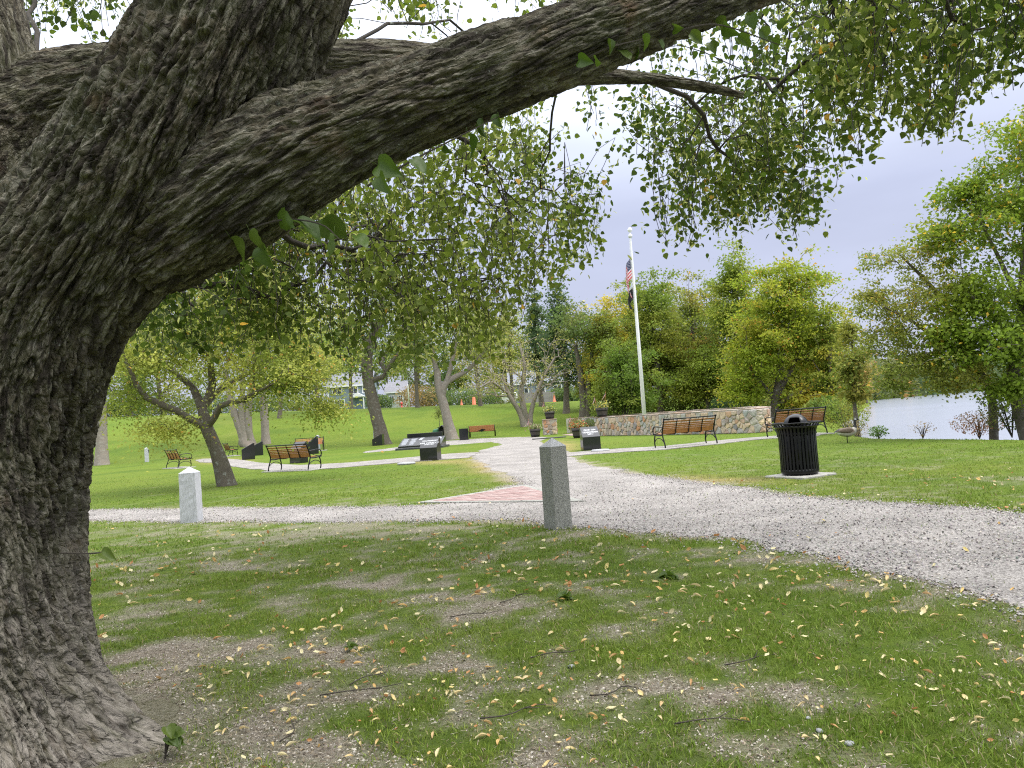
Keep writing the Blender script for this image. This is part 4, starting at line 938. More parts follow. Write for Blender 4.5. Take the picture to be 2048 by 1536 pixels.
tr('oak_tree', 'tallest green tree behind the wall with open spire top', 1490, 58, 488, 800, 64, .28, 27, n_leaf=12000, leaf=.2, base_c=(0.11, 0.165, 0.022), alt_c=(0.20, 0.22, 0.03), shape='cone', group=BT)
tr('young_maple', 'light green tree low behind the round clipped shrubs', 1420, 58, 690, 800, 55, .18, 28, n_leaf=8000, leaf=.17, base_c=(0.14, 0.185, 0.025), alt_c=(0.21, 0.21, 0.03), group=BT)
b_ = at(1552, 46); b_[2] -= .1; dd = 46
tree('maple_tree', 'broad maple turning yellow and orange beyond the end of the wall', b_, trunks=[([b_, D(1550, 820, dd), D(1556, 770, dd), D(1565, 700, dd), D(1570, 600, dd)], [.36, .32, .22, .14, .06]), ([D(1552, 812, dd), D(1590, 790, dd - 1), D(1650, 770, dd - 2)], [.17, .12, .06]), ([D(1554, 790, dd), D(1590, 720, dd), D(1610, 640, dd)], [.18, .12, .05]), ([D(1552, 800, dd), D(1510, 750, dd + .5), D(1480, 690, dd)], [.16, .11, .05])],
     crowns=[(D(1575, 640, dd), (3.4, 3.2, 3.2), 3), (D(1590, 560, dd), (2.2, 2.2, 1.6), 1), (D(1640, 690, dd), (2.3, 2.4, 2.0), 1.3), (D(1510, 710, dd), (2.2, 2.4, 1.8), 1.2), (D(1630, 800, dd - 2), (2.0, 2.0, .9), .8), (D(1480, 780, dd), (1.6, 1.8, .8), .6)],
     n_att=420, n_leaf=46000, leaf=.17, spread=.42, flat=.4, base_c=(0.160, 0.205, 0.018), alt_c=(0.26, 0.23, 0.028), amt=.25, nscale=.35, alt2=(0.34, 0.20, 0.03), amt2=.05, seed=30, lumpy=.35)
tr('maple_tree', 'orange-tinged tree at the water edge right of the broad maple', 1668, 44, 600, 850, 48, .2, 31, n_leaf=9000, leaf=.16, base_c=(0.145, 0.185, 0.025), alt_c=(0.22, 0.21, 0.035), amt=.3, alt2=ORG, amt2=.02)
b_ = G(1710, 872); b_[2] = gz1(b_[0] + .6, b_[1] + 1.5); b_ = np.array([b_[0] + .9, 25.5, gz1(b_[0] + .9, 25.5)])
tree('young_maple', 'slender young tree with bronze leaves above the goose', b_, trunks=[([b_, D(1708, 800, 25.5), D(1706, 720, 25.5), D(1702, 660, 25.5)], [.075, .06, .04, .015])], crowns=[(D(1706, 735, 25.5), (.62, .6, .85), 2), (D(1702, 665, 25.5), (.38, .4, .55), 1), (D(1715, 785, 25.5), (.55, .5, .25), .7)], n_att=110, n_leaf=4200, leaf=.12, spread=.14, base_c=(0.165, 0.17, 0.030), alt_c=(0.22, 0.18, 0.045), amt=.35, tipr=.005, seed=32, alt2=(0.13, 0.16, 0.03), amt2=.35)
# right-hand bank
b_ = np.array([13.6, 20.0, gz1(13.6, 20.0) - .05])
tree('silver_maple', 'large dense green tree on the riverbank at the right edge', b_, trunks=[([b_, D(2030, 780, 20), D(2040, 680, 20), D(2050, 500, 20), D(2060, 350, 20)], [.18, .16, .14, .09, .04]), ([D(2036, 720, 20), D(1990, 640, 19.5), D(1940, 590, 19)], [.08, .06, .03]), ([D(2045, 620, 20), D(2000, 520, 20), D(1960, 440, 19.5)], [.08, .05, .025]), ([D(2045, 600, 20), D(2140, 540, 20), D(2200, 440, 20)], [.14, .1, .05])],
     crowns=[(D(2070, 350, 20.2), (1.9, 2.2, 2.0), 1.5), (D(2010, 440, 20), (1.75, 2.0, 1.4), 1.5), (D(2040, 600, 20), (2.2, 2.4, 1.7), 2), (D(2100, 720, 19.5), (2.0, 2.0, 1.0), 1), (D(1985, 690, 19.6), (1.5, 1.8, .9), 1), (D(2180, 500, 20), (2, 2, 2.5), 1), (D(2065, 270, 20.3), (.9, 1.2, .8), .5), (D(2020, 775, 19.4), (.8, .9, .3), .5), (D(1900, 470, 20), (.9, 1.0, .6), .6), (D(1930, 390, 20.2), (.6, .8, .5), .35), (D(1950, 590, 19.4), (1.0, 1.0, .8), .9), (D(1900, 680, 19.6), (.8, .9, .6), .6)],
     n_att=460, n_leaf=42000, leaf=.112, spread=.24, flat=.5, base_c=(0.112, 0.162, 0.016), alt_c=(0.185, 0.205, 0.024), amt=.3, alt2=(0.42, 0.28, 0.03), amt2=.04, seed=40, tipr=.006, lumpy=.35)
b_ = np.array([12.9, 21.2, gz1(12.9, 21.2) - .05])
tree('willow_tree', 'open leaning tree reaching left over the water on the riverbank', b_, trunks=[([b_, D(1985, 810, 21), D(1960, 745, 20.8), D(1890, 690, 20.6), D(1820, 640, 20.4), D(1760, 610, 20.2)], [.13, .11, .08, .06, .04, .015]), ([D(1960, 745, 20.8), D(1900, 620, 21), D(1850, 560, 21), D(1800, 510, 21)], [.09, .07, .05, .02]), ([D(1890, 690, 20.6), D(1830, 730, 20.4), D(1780, 740, 20)], [.06, .04, .015])],
     crowns=[(D(1860, 590, 20.8), (1.2, 1.5, .95), 1.5), (D(1780, 620, 20.6), (.95, 1.2, .85), 1.1), (D(1830, 720, 20.4), (1.2, 1.4, .62), 1.4), (D(1770, 520, 20.8), (.75, .7, .35), .45), (D(1840, 500, 20.8), (.75, .7, .35), .45), (D(1740, 590, 20.6), (.5, .5, .2), .25), (D(1930, 740, 20.4), (.9, 1.1, .5), .8), (D(1790, 660, 20.4), (.8, 1.0, .5), .6), (D(1880, 765, 20.0), (.8, .8, .28), .5), (D(1780, 770, 20.2), (.55, .6, .22), .3), (D(1730, 690, 20.6), (.5, .6, .3), .25)],
     n_att=340, n_leaf=19000, leaf=.08, spread=.17, flat=.5, base_c=(0.135, 0.165, 0.03), alt_c=(0.21, 0.205, 0.04), amt=.3, alt2=(0.40, 0.26, 0.03), amt2=.03, tpl=LEAF_DIAM, seed=41, tipr=.005)
# trees behind the road and houses
BG = [(260, 96, 640, 70), (330, 110, 600, 90), (600, 190, 640, 60), (690, 200, 610, 70), (560, 150, 600, 70), (840, 185, 600, 75), (905, 178, 660, 50), (960, 186, 600, 70), (1020, 195, 640, 55), (1075, 190, 600, 60), (420, 140, 580, 90), (1210, 120, 640, 50), (780, 210, 560, 60), (1285, 100, 560, 55), (1370, 110, 570, 60), (1440, 90, 600, 50)]
wher = ['far left behind the crabapple crown', 'behind the crabapple crown, left of centre', 'left of the blue-grey house', 'over the roof of the blue-grey house', 'behind the pale multi-stemmed trunk', 'just right of the white house', 'behind the pale forked tree', 'between forked tree and leafless tree', 'behind the leafless grey tree', 'behind the grey fence on the rise', 'above the crabapple', 'behind the yellow-topped tree', 'behind the thick straight trunk', 'far behind the flagpole', 'far behind the middle of the wall', 'far behind the clipped shrubs']
for k, ((px, d, top, hw), wh) in enumerate(zip(BG, wher)):
    colr = [(0.075, 0.12, 0.035), (0.12, 0.16, 0.035), (0.09, 0.13, 0.03)][k % 3]
    tr('background_tree', 'distant green tree ' + wh, px, d, top, 815 - (px - 700) * .03, hw, .35, 60 + k, n_leaf=3400, leaf=.40 * d / 150 + .13, base_c=colr, alt_c=(0.22, 0.21, 0.04), amt=.25, n_att=90, tpl=LEAF_DIAM, group='trees beyond the road', tipr=.03)
for k, (px, d, top, hw) in enumerate([(1758, 262, 700, 30), (1790, 305, 722, 28), (1728, 190, 672, 36), (1738, 165, 738, 18)]):
    P_ = D(px, 800, d); s_x = P_[0]
    tr('shore_tree', ['rounded green tree', 'paler small tree', 'taller green tree', 'tan autumn tree'][k] + ' on the far left river shore', px, d, top, 798, hw, .3, 90 + k, n_leaf=5000, leaf=.3, base_c=[(0.075, 0.12, 0.04), (0.09, 0.125, 0.05), (0.11, 0.15, 0.03), (0.30, 0.22, 0.09)][k], alt_c=[YG, GRN, (.26, .2, .04), (.36, .24, .1)][k], n_att=80, tpl=LEAF_DIAM, group='trees along the far shore')
# far wooded shore: one mass
n = 44000; xs = 100 + 800 * rng.random(n) ** 1.3; ys = np.interp(xs, [100, 110, 190, 330, 900], [222, 242, 321, 371, 396]) + rng.uniform(0, 1, n) ** 1.6 * 70 - 1
hh = 8 + 9 * fbm2(xs / 22, ys / 22, 77, 3) * 1.2; P = np.stack([xs, ys - 3, -1.3 + rng.random(n) ** .9 * hh], -1)
V, F, C = scatter(P, rand_frames(n, up=.3), rng.uniform(1.2, 2.6, n), LEAF_DIAM, palette(P, (0.06, 0.095, 0.045), (0.12, 0.13, 0.05), .03, .3, seed=5, alt2=(.25, .15, .05), amt2=.05))
tag(ob('far_woodland', mesh_np('far_woodland', V, F, C), MT['leaf']), 'hazy wooded shore across the river', 'woodland', kind='stuff')

# ------------------------------------------------------------------ stone wall ring
def cells(L, H, n, seed, relax=2):
    r = np.random.default_rng(seed); P = np.stack([r.uniform(0, L, n), r.uniform(0, H, n)], -1)
    def clip(poly, a, b):
        m = (a + b) / 2; d = b - a; out = []
        for i in range(len(poly)):
            p, q = poly[i], poly[(i + 1) % len(poly)]; sp = (p - m) @ d; sq = (q - m) @ d
            if sp <= 0: out.append(p)
            if sp * sq < 0: out.append(p + (q - p) * sp / (sp - sq))
        return out
    for it in range(relax + 1):
        res = []
        for i in range(n):
            poly = [np.array(v, float) for v in ((0, 0), (L, 0), (L, H), (0, H))]
            dd = np.linalg.norm(P - P[i], axis=1)
            for j in np.argsort(dd)[1:22]:
                poly = clip(poly, P[i], P[j])
                if len(poly) < 3: break
            res.append(np.array(poly))
        if it < relax: P = np.array([q.mean(0) if len(q) >= 3 else P[i] for i, q in enumerate(res)])
    return [q for q in res if len(q) >= 3]
def stone_face(parent, origin, curve, H, n, seed, flip=1, base=(0, 0, 0), z0=0.0):
    """curve: world polyline (k,2); stones stand proud of the mortar on its left/right side"""
    curve = np.asarray(curve, float); seg = np.linalg.norm(np.diff(curve, axis=0), axis=1); S = np.concatenate([[0], np.cumsum(seg)]); L = S[-1]
    def at_(s):
        s = np.clip(s, 0, L); p = np.array([np.interp(s, S, curve[:, 0]), np.interp(s, S, curve[:, 1])]); k = min(np.searchsorted(S, s, 'right') - 1, len(seg) - 1); k = max(k, 0)
        t = (curve[k + 1] - curve[k]) / seg[k]; return p, np.array([t[1], -t[0]]) * flip
    for poly in cells(L, H, n, seed):
        c = poly.mean(0); prd = rng.uniform(0.025, 0.06)
        area = 0.5 * abs(np.sum(poly[:, 0] * np.roll(poly[:, 1], -1) - np.roll(poly[:, 0], -1) * poly[:, 1]))
        if area < 0.004: continue
        q = []; gap = 0.012
        for p in poly:
            d = p - c; l = np.linalg.norm(d); q.append(c + d * max(0.2, (l - gap * 1.3) / l) + rng.normal(0, .004, 2))
        rings = [(1.0, -0.03), (0.985, prd * .55), (0.80, prd)]
        V = []; m = len(q)
        pc, nc = at_(c[0]); o3 = np.array([pc[0], pc[1], z0 + c[1]])
        for sc_, dp in rings:
            for p in q:
                x = c + (p - c) * sc_; w, nn = at_(x[0]); w = w + nn * (dp + (rng.normal(0, .006) if dp > 0 else 0)); V.append((w[0] - o3[0], w[1] - o3[1], z0 + x[1] - o3[2]))
        V.append(tuple(np.append(nc * (prd + rng.normal(.006, .006)), 0)))
        F = []
        for k in range(2):
            for i in range(m): F.append((k * m + i, k * m + (i + 1) % m, (k + 1) * m + (i + 1) % m, (k + 1) * m + i))
        for i in range(m): F.append((2 * m + i, 2 * m + (i + 1) % m, 3 * m))
        mb = MB().add(V, F); me = mb.mesh('stone'); ob('stone', me, MT['stone'], parent, o3 - np.array(base))
def wall_core(parent, name, pts, th, H, base, z0=0.0, ends=True):
    P = np.asarray(pts, float); T = np.gradient(P, axis=0); T /= np.linalg.norm(T, axis=1)[:, None]; N = np.stack([T[:, 1], -T[:, 0]], -1)
    A_ = P + N * th / 2; B_ = P - N * th / 2; V = []; F = []
    for a, b in zip(A_, B_): V += [(a[0], a[1], z0 - .2), (a[0], a[1], z0 + H), (b[0], b[1], z0 + H), (b[0], b[1], z0 - .2)]
    for i in range(len(P) - 1):
        for j in range(4): F.append((4 * i + j, 4 * i + (j + 1) % 4, 4 * i + 4 + (j + 1) % 4, 4 * i + 4 + j))
    F += [(0, 3, 2, 1), tuple(4 * (len(P) - 1) + k for k in range(4))]
    MB().add([np.array(v) - base for v in V], F).build(name, MT['mortar'], parent)
    return A_, B_
def cap_stones(parent, pts, th, z, base, seed):
    P = np.asarray(pts, float); S = np.concatenate([[0], np.cumsum(np.linalg.norm(np.diff(P, axis=0), axis=1))]); s = 0.0; r = np.random.default_rng(seed)
    while s < S[-1] - 0.1:
        l = min(r.uniform(.35, .75), S[-1] - s); a = np.array([np.interp(s + .008, S, P[:, k]) for k in (0, 1)]); b = np.array([np.interp(s + l - .008, S, P[:, k]) for k in (0, 1)])
        c = (a + b) / 2; d = b - a; ll = np.linalg.norm(d); h = r.uniform(.035, .055)
        mb = MB().box((0, 0, 0), (ll, th + .06 + r.uniform(-.03, .04), h), bev=.008)
        o = mb.build('cap_stone', MT['cap'], parent, loc=np.array([c[0], c[1], z + h / 2]) - base, rot=(r.normal(0, .01), r.normal(0, .01), math.atan2(d[1], d[0]))); s += l
WF = spline([(4.55, 42.0), (5.8, 39.2), (7.2, 36.0), (8.6, 33.3), (9.6, 31.5), (10.05, 31.3), (10.35, 31.9)], 40)
WB = spline([(3.6, 52.6), (6.5, 53.6), (9.5, 52.5), (12.0, 49.0), (13.0, 44.5), (12.1, 38.5), (11.2, 34.6), (10.45, 32.1)], 44)
wb = np.array([7.4, 36.0, 0.0])
wall = thing('stone_wall', 'low curved fieldstone wall with flat cap stones around the flagpole', 'wall', wb)
A_, B_ = wall_core(wall, 'mortar_core', WF[:, :2] if WF.shape[1] > 2 else WF, .42, .96, wb)
sideA = A_ if A_[10][0] ** 2 + A_[10][1] ** 2 < B_[10][0] ** 2 + B_[10][1] ** 2 else B_
stone_face(wall, None, sideA, .95, 235, 5, flip=1 if sideA is A_ else -1, base=wb)
stone_face(wall, None, np.array([B_[0], A_[0]]), .95, 7, 6, flip=-1, base=wb)
cap_stones(wall, WF, .42, .962, wb, 3)
wb2 = np.array([12.0, 49.0, 0.0])
wall2 = thing('stone_wall', 'farther curving fieldstone wall seen over the front wall, with clipped shrubs behind', 'wall', wb2)
A2, B2 = wall_core(wall2, 'mortar_core', WB, .42, .94, wb2)
inner = A2 if np.hypot(A2[15][0] - 8, A2[15][1] - 42) < np.hypot(B2[15][0] - 8, B2[15][1] - 42) else B2
stone_face(wall2, None, inner[:30], .93, 150, 9, flip=1 if inner is A2 else -1, base=wb2)
cap_stones(wall2, WB, .42, .942, wb2, 4)
pp = np.array([D(1100, 860, 52)[0], 52.0, 0.0]); pil = thing('stone_pillar', 'square fieldstone pillar carrying a planter at the wall opening', 'pillar', pp)
MB().box((0, 0, .5), (.86, .86, 1.0)).build('mortar_core', MT['mortar'], pil)
for q in range(4):
    c_, s_ = [(-.43, -.43), (.43, -.43), (.43, .43), (-.43, .43)][q], [(.43, -.43), (.43, .43), (-.43, .43), (-.43, -.43)][q]
    stone_face(pil, None, np.array([c_, s_]) + pp[:2], 1.0, 13, 20 + q, flip=1, base=pp)
MB().box((0, 0, 1.025), (.98, .98, .05), bev=.01).build('cap_stone', MT['cap'], pil)

# ------------------------------------------------------------------ benches
def bench_proto():
    t = thing('park_bench', 'x', 'bench', (0, 0, 0)); L = 1.9
    back = [(-.20, .43), (-.235, .55), (-.29, .70), (-.36, .86)]
    def backp(f):
        B_ = spline(np.array([(a, b, 0) for a, b in back]), 21); k = f * 20; i = min(int(k), 19); return B_[i] * (1 - (k - i)) + B_[i + 1] * (k - i)
    e = MB()
    y3 = lambda L_: [(0, a, b) for a, b in L_]
    e.tube(spline(y3([(-.33, 0), (-.31, .12), (-.23, .32), (-.20, .45), (-.25, .6), (-.36, .88)]), 18), .024, 8, flat=.8)
    e.tube(spline(y3([(.27, 0), (.30, .12), (.285, .28), (.24, .40)]), 10), .023, 8, flat=.8)
    e.tube(spline(y3([(.29, .16), (.20, .26), (.03, .30), (-.15, .26), (-.27, .17)]), 14), .014, 6)
    e.tube(spline(y3([(-.20, .40), (0, .385), (.24, .405), (.31, .42)]), 10), .022, 6)
    e.tube(spline(y3([(.31, .43), (.35, .50), (.33, .60), (.24, .66), (.05, .665), (-.27, .63)]), 18), .017, 8, flat=1.5)
    e.tube(spline(y3([(.31, .43), (.12, .45), (-.05, .50), (-.16, .58), (-.26, .63)]), 12), .012, 6)
    e.lathe([(.001, -.035), (.03, -.02), (.035, 0), (.03, .02), (.001, .035)], 10, c=(0, -.365, .90)); e.lathe([(.001, -.03), (.028, -.015), (.03, 0), (.028, .015), (.001, .03)], 10, c=(0, .325, .425))
    em = e.mesh('end_frame', True); em.materials.append(MT['iron'])
    for s in (-1, 1): ob('end_frame', em, None, t, (s * L / 2, 0, 0))
    rb = MB(); rb.tube([(0, *backp(f)[:2]) for f in np.linspace(0, 1, 9)] , .016, 6); rb.tube(spline(y3([(-.20, .43), (-.1, .405), (.1, .405), (.27, .425)]), 8), .016, 6)
    rm = rb.mesh('rib', True); rm.materials.append(MT['iron'])
    for k in (-.5, 0, .5): ob('rib', rm, None, t, (k * L / 2, -.012, 0))
    sl = MB().box((0, 0, 0), (L - .05, .022, .048), bev=.004).mesh('slat'); sl.materials.append(MT['wood'])
    for f in (.09, .215, .34, .465, .59, .715, .89):
        p = backp(f); q = backp(min(1, f + .03)); ang = math.atan2(-(q[0] - p[0]), q[1] - p[1]); ob('slat', sl, None, t, (0, p[0] + .022, p[1]), (ang, 0, 0))
    for k in range(8): ob('slat', sl, None, t, (0, -.14 + k * .055, .432 + .004 * math.cos(k)), (math.pi / 2, 0, 0))
    tp = MB().tube([(-L / 2, -.365, .885), (L / 2, -.365, .885)], .02, 8); tp.build('top_rail', MT['iron'], t, True)
    return t
proto = bench_proto()
BP = [((1372, 893), 20, 'iron bench with brown slats seen from behind in front of the stone wall'), ((1594, 872), 14, 'iron bench partly hidden behind the litter bin'), ((590, 941), -29, 'iron bench with brown slats seen from behind, right of the crabapple'), ((358, 936), -50, 'iron bench turned sideways behind the pale granite post'),
      ((462, 912), -60, 'iron bench mostly hidden behind the crabapple trunk'), ((619, 903), -172, 'far iron bench facing the viewer, behind the black plinths')]
for i, (pxy, rz, lab) in enumerate(BP):
    p = GP(*pxy); g = 'slatted benches around the memorial'
    if i == 0: o = proto; o.location = p + [0, 0, .03]; o.rotation_euler = (0, 0, math.radians(rz)); o['label'] = lab
    else: o = dup(proto, p + [0, 0, .03], math.radians(rz), lab)
    o['group'] = g
    pad = MB().box((0, 0, 0), (2.3, .95, .06), bev=.01).build('concrete_pad', MT['concrete'], None, loc=p + [0, 0, .0], rot=(0, 0, math.radians(rz)))
    tag(pad, 'pale concrete pad under the ' + ['bench in front of the stone wall', 'bench behind the litter bin', 'bench right of the crabapple', 'sideways bench behind the granite post', 'bench hidden by the crabapple trunk', 'far bench facing the viewer'][i], 'pad', 'bench pads')
# orange bench with the spread-wing emblem
p = GP(965, 874); t = thing('park_bench', 'orange-slatted bench with a black winged emblem on its back', 'bench', p, math.radians(-4))
for s in (-1, 1):
    m_ = MB().tube([(0, -.05, 0), (0, -.05, .5), (0, -.14, .88)], .03, 6); m_.tube([(0, .4, 0), (0, .4, .42), (0, -.05, .44)], .03, 6); m_.build('end_frame', MT['iron'], t, True, loc=(s * .96, 0, 0))
slm = MB().box((0, 0, 0), (1.88, .025, .07), bev=.004).mesh('slat'); slm.materials.append(MT['wood_new'])
for k in range(6): ob('slat', slm, None, t, (0, -.045 - .016 * k - .03, .47 + k * .074), (.2, 0, 0))
for k in range(5): ob('slat', slm, None, t, (0, .04 + k * .08, .445), (math.pi / 2, 0, 0))
MB().tube([(-.96, -.07, .43), (.96, -.07, .43)], .018, 6).build('rail', MT['iron'], t)
em = [(-.34, .56), (-.2, .53), (-.1, .55), (-.03, .59), (.02, .66), (.06, .60), (.16, .58), (.30, .58), (.2, .52), (.1, .47), (.05, .44), (.0, .36), (-.06, .44), (-.16, .48)]
mb = MB(); n_ = len(em); mb.add([(x, -.135, z) for x, z in em] + [(x, -.115, z) for x, z in em], [tuple(range(n_)), tuple(reversed(range(n_, 2 * n_)))] + [(i, (i + 1) % n_, n_ + (i + 1) % n_, n_ + i) for i in range(n_)])
mb.build('emblem', MT['iron'], t)

# ------------------------------------------------------------------ granite memorials
dg = None
def text(s, size, parent, loc, rot, mname='letter', sx=1.0):
    cu = bpy.data.curves.new('lettering', 'FONT'); cu.body = s; cu.size = size; cu.align_x = 'CENTER'; cu.align_y = 'CENTER'; cu.extrude = .001; cu.resolution_u = 2; cu.space_character = 1.05; cu.offset = size * .012
    o = bpy.data.objects.new('lettering_tmp', cu); COL.objects.link(o); bpy.context.view_layer.update()
    me = bpy.data.meshes.new_from_object(o.evaluated_get(bpy.context.evaluated_depsgraph_get())); bpy.data.objects.remove(o)
    me.materials.clear(); me.materials.append(MT[mname]); q = bpy.data.objects.new('lettering', me); link(q, parent); q.location = loc; q.rotation_euler = rot; q.scale = (sx, 1, 1); return q
def plinth(pxy, rz, label, lines, w=.66, hb=.80, hf=.46, dpt=.44, group='black granite plinths', wscale=1.0):
    p = GP(*pxy); t = thing('memorial_plinth', label, 'plinth', p, math.radians(rz), group)
    y0, y1, yt = -dpt / 2, dpt / 2, dpt / 2 - .07
    mb = MB().prism([(y0 + .006, 0), (y1, 0), (y1, hb), (yt, hb), (y0 + .006, hf)], -w / 2, w / 2); mb.build('block', MT['black_granite'], t)
    sl = math.atan2(hb - hf, yt - y0); ln = math.hypot(hb - hf, yt - y0); n = np.array([0, -math.sin(sl), math.cos(sl)])
    mid = np.array([0, (y0 + .006 + yt) / 2, (hb + hf) / 2])
    MB().box((0, 0, 0), (w - .004, ln, .006)).build('name_panel', MT['rough_black'], t, loc=mid + n * .001, rot=(sl, 0, 0))
    for k, (s, z) in enumerate(lines):
        text(s, z, t, mid + n * .006 + np.array([0, math.cos(sl), math.sin(sl)]) * (.09 - k * z * 1.15), (sl, 0, 0))
    return t
plinth((862, 921), -14, 'black plinth lettered SOUTHWEST ASIA CONFLICT, beside the gravel loop', [('SOUTHWEST', .095), ('ASIA CONFLICT', .095), ('1990-1991', .08)], w=.64)
plinth((1182, 900), 7, 'black plinth lettered WAR ON TERRORISM by the flower barrel', [('WAR ON', .10), ('TERRORISM', .10), ('2001-', .09)], w=.62)
plinth((929, 880), 176, 'black plinth seen from behind, left of the orange bench', [], w=.62)
plinth((757, 891), -95, 'black plinth in side view at the foot of the thick straight trunk', [], w=.60, dpt=.75)
plinth((497, 919), -70, 'nearer of two slanted black plinths below the pale multi-stemmed tree', [], w=.6, dpt=.72, hb=.92, hf=.58)
plinth((515, 911), -68, 'farther of two slanted black plinths below the pale multi-stemmed tree', [], w=.6, dpt=.72, hb=.92, hf=.6)
plinth((598, 926), -40, 'slanted plinth with pale sloping face behind the bench right of the crabapple', [], w=.75, hb=.92, hf=.55)
plinth((625, 908), -70, 'tall slanted black plinth beside the far bench', [], w=.5, dpt=.7, hb=1.05, hf=.6)
# large low memorial
MT['letter2'] = mat('worn_letter', (0.42, 0.44, 0.48), rough=.8)
p = GP(843, 898); p = p + np.array([0, .6, 0]); t = thing('memorial_tablet', 'wide low black memorial tablet with columns of names', 'memorial', p, math.radians(-9))
MB().box((0, 0, .05), (2.62, 1.5, .14), bev=.02).build('base', MT['rough_black'], t)
W2 = 2.35; MB().prism([(-.66, .12), (.5, .12), (.5, .60), (.44, .60), (-.66, .20)], -W2 / 2, W2 / 2).build('slope', MT['black_granite'], t)
sl = math.atan2(.40, 1.10); nrm = np.array([0, -math.sin(sl), math.cos(sl)]); mid = np.array([0, -.11, .40])
MB().box((0, 0, 0), (W2 - .01, 1.16, .006)).build('name_panel', MT['rough_black'], t, loc=mid + nrm * .001, rot=(sl, 0, 0))
MB().box((0, .60, .44), (2.0, .12, .78), bev=.01).build('back_slab', MT['black_granite'], t)
up_ = np.array([0, math.cos(sl), math.sin(sl)])
for cx in (-.95, -.50):
    mb = MB()
    for k in range(17): mb.box((0, .42 - k * .052, 0), (.27 + rng.uniform(-.08, .08), .022, .003))
    q = mb.build('name_column', MT['letter2'], t, loc=mid + nrm * .006 + np.array([cx, 0, 0]), rot=(sl, 0, 0)); q['kind'] = 'stuff'
for k, (cx, w_) in enumerate([(-.06, .36), (.9, .3)]):
    MB().add([(-w_ / 2, -.1, 0), (w_ / 2, -.1, 0), (w_ * .25, .16, 0), (-w_ * .2, .16, 0)], [(0, 1, 2, 3)]).build('engraved_emblem', MT['letter2'], t, loc=mid + nrm * .006 + np.array([cx, 0, 0]) + up_ * .33, rot=(sl, 0, 0))
for (pxy, lab) in (((1201, 903), 'small flat grey disc in the ground before the WAR ON TERRORISM plinth'), ((813, 929), 'small flat grey disc in the gravel loop left of the SOUTHWEST ASIA plinth')):
    p = GP(*pxy); tag(MB().lathe([(.30, 0), (.31, .03), (.28, .06), (.10, .07), (.02, .072)], 20).build('ground_marker', MT['granite'], None, loc=p + [0, 0, .01]), lab, 'marker', 'ground markers')

# ------------------------------------------------------------------ granite posts
def post(px, py, w, h, cap, rz, label, m, mcap, light=False, lean=0.0, sunk=.05):
    p = GP(px, py); t = thing('granite_post', label, 'post', p, math.radians(rz), 'granite posts'); t.rotation_euler = (0, lean, math.radians(rz))
    mb = MB(); a = w / 2; rr = np.random.default_rng(int(px)); ns = 14
    V = []; F = []
    prof = []
    for k in range(ns + 1):
        z = -sunk + (h - cap + sunk) * k / ns; s = a * (1.03 - .05 * k / ns)
        ring = []
        for (x0, y0, x1, y1) in ((-1, -1, 1, -1), (1, -1, 1, 1), (1, 1, -1, 1), (-1, 1, -1, -1)):
            for f in (0.03, .33, .67, .97): ring.append((s * (x0 + (x1 - x0) * f) + rr.normal(0, .0015), s * (y0 + (y1 - y0) * f) + rr.normal(0, .0015), z))
        V += ring
    n = 16
    for k in range(ns):
        for i in range(n): F.append((k * n + i, k * n + (i + 1) % n, (k + 1) * n + (i + 1) % n, (k + 1) * n + i))
    mb.add(V, F); mb.build('shaft', m, t)
    z0 = h - cap; s = a * .985
    MB().add([(-s, -s, z0), (s, -s, z0), (s, s, z0), (-s, s, z0), (0, 0, h)], [(0, 1, 4), (1, 2, 4), (2, 3, 4), (3, 0, 4), (3, 2, 1, 0)]).build('pyramid_cap', mcap, t)
    if light:
        MB().box((a + .02, -.02, h * .72), (.05, .13, .2), bev=.01).build('outlet_box', MT['iron'], t)
    return t
gp = post(1117, 1056, .232, 1.04, .10, 31, 'tall grey granite post beside the gravel path', MT['granite_d'], MT['granite'])
post(384, 1044, .265, .885, .095, 4, 'short pale weathered granite post before the crabapple', MT['granite_w'], MT['granite_w'])
post(294, 924, .26, 1.05, .08, 20, 'pale granite post with black box, far left near the sideways bench', MT['granite_w'], MT['granite_w'], light=True)
post(637, 898, .26, 1.05, .08, 10, 'pale granite post beside the far bench', MT['granite_w'], MT['granite_w'], light=True)
post(751, 886, .26, 1.0, .08, 10, 'pale granite post peeping over the plinth by the thick trunk', MT['granite_w'], MT['granite_w'])

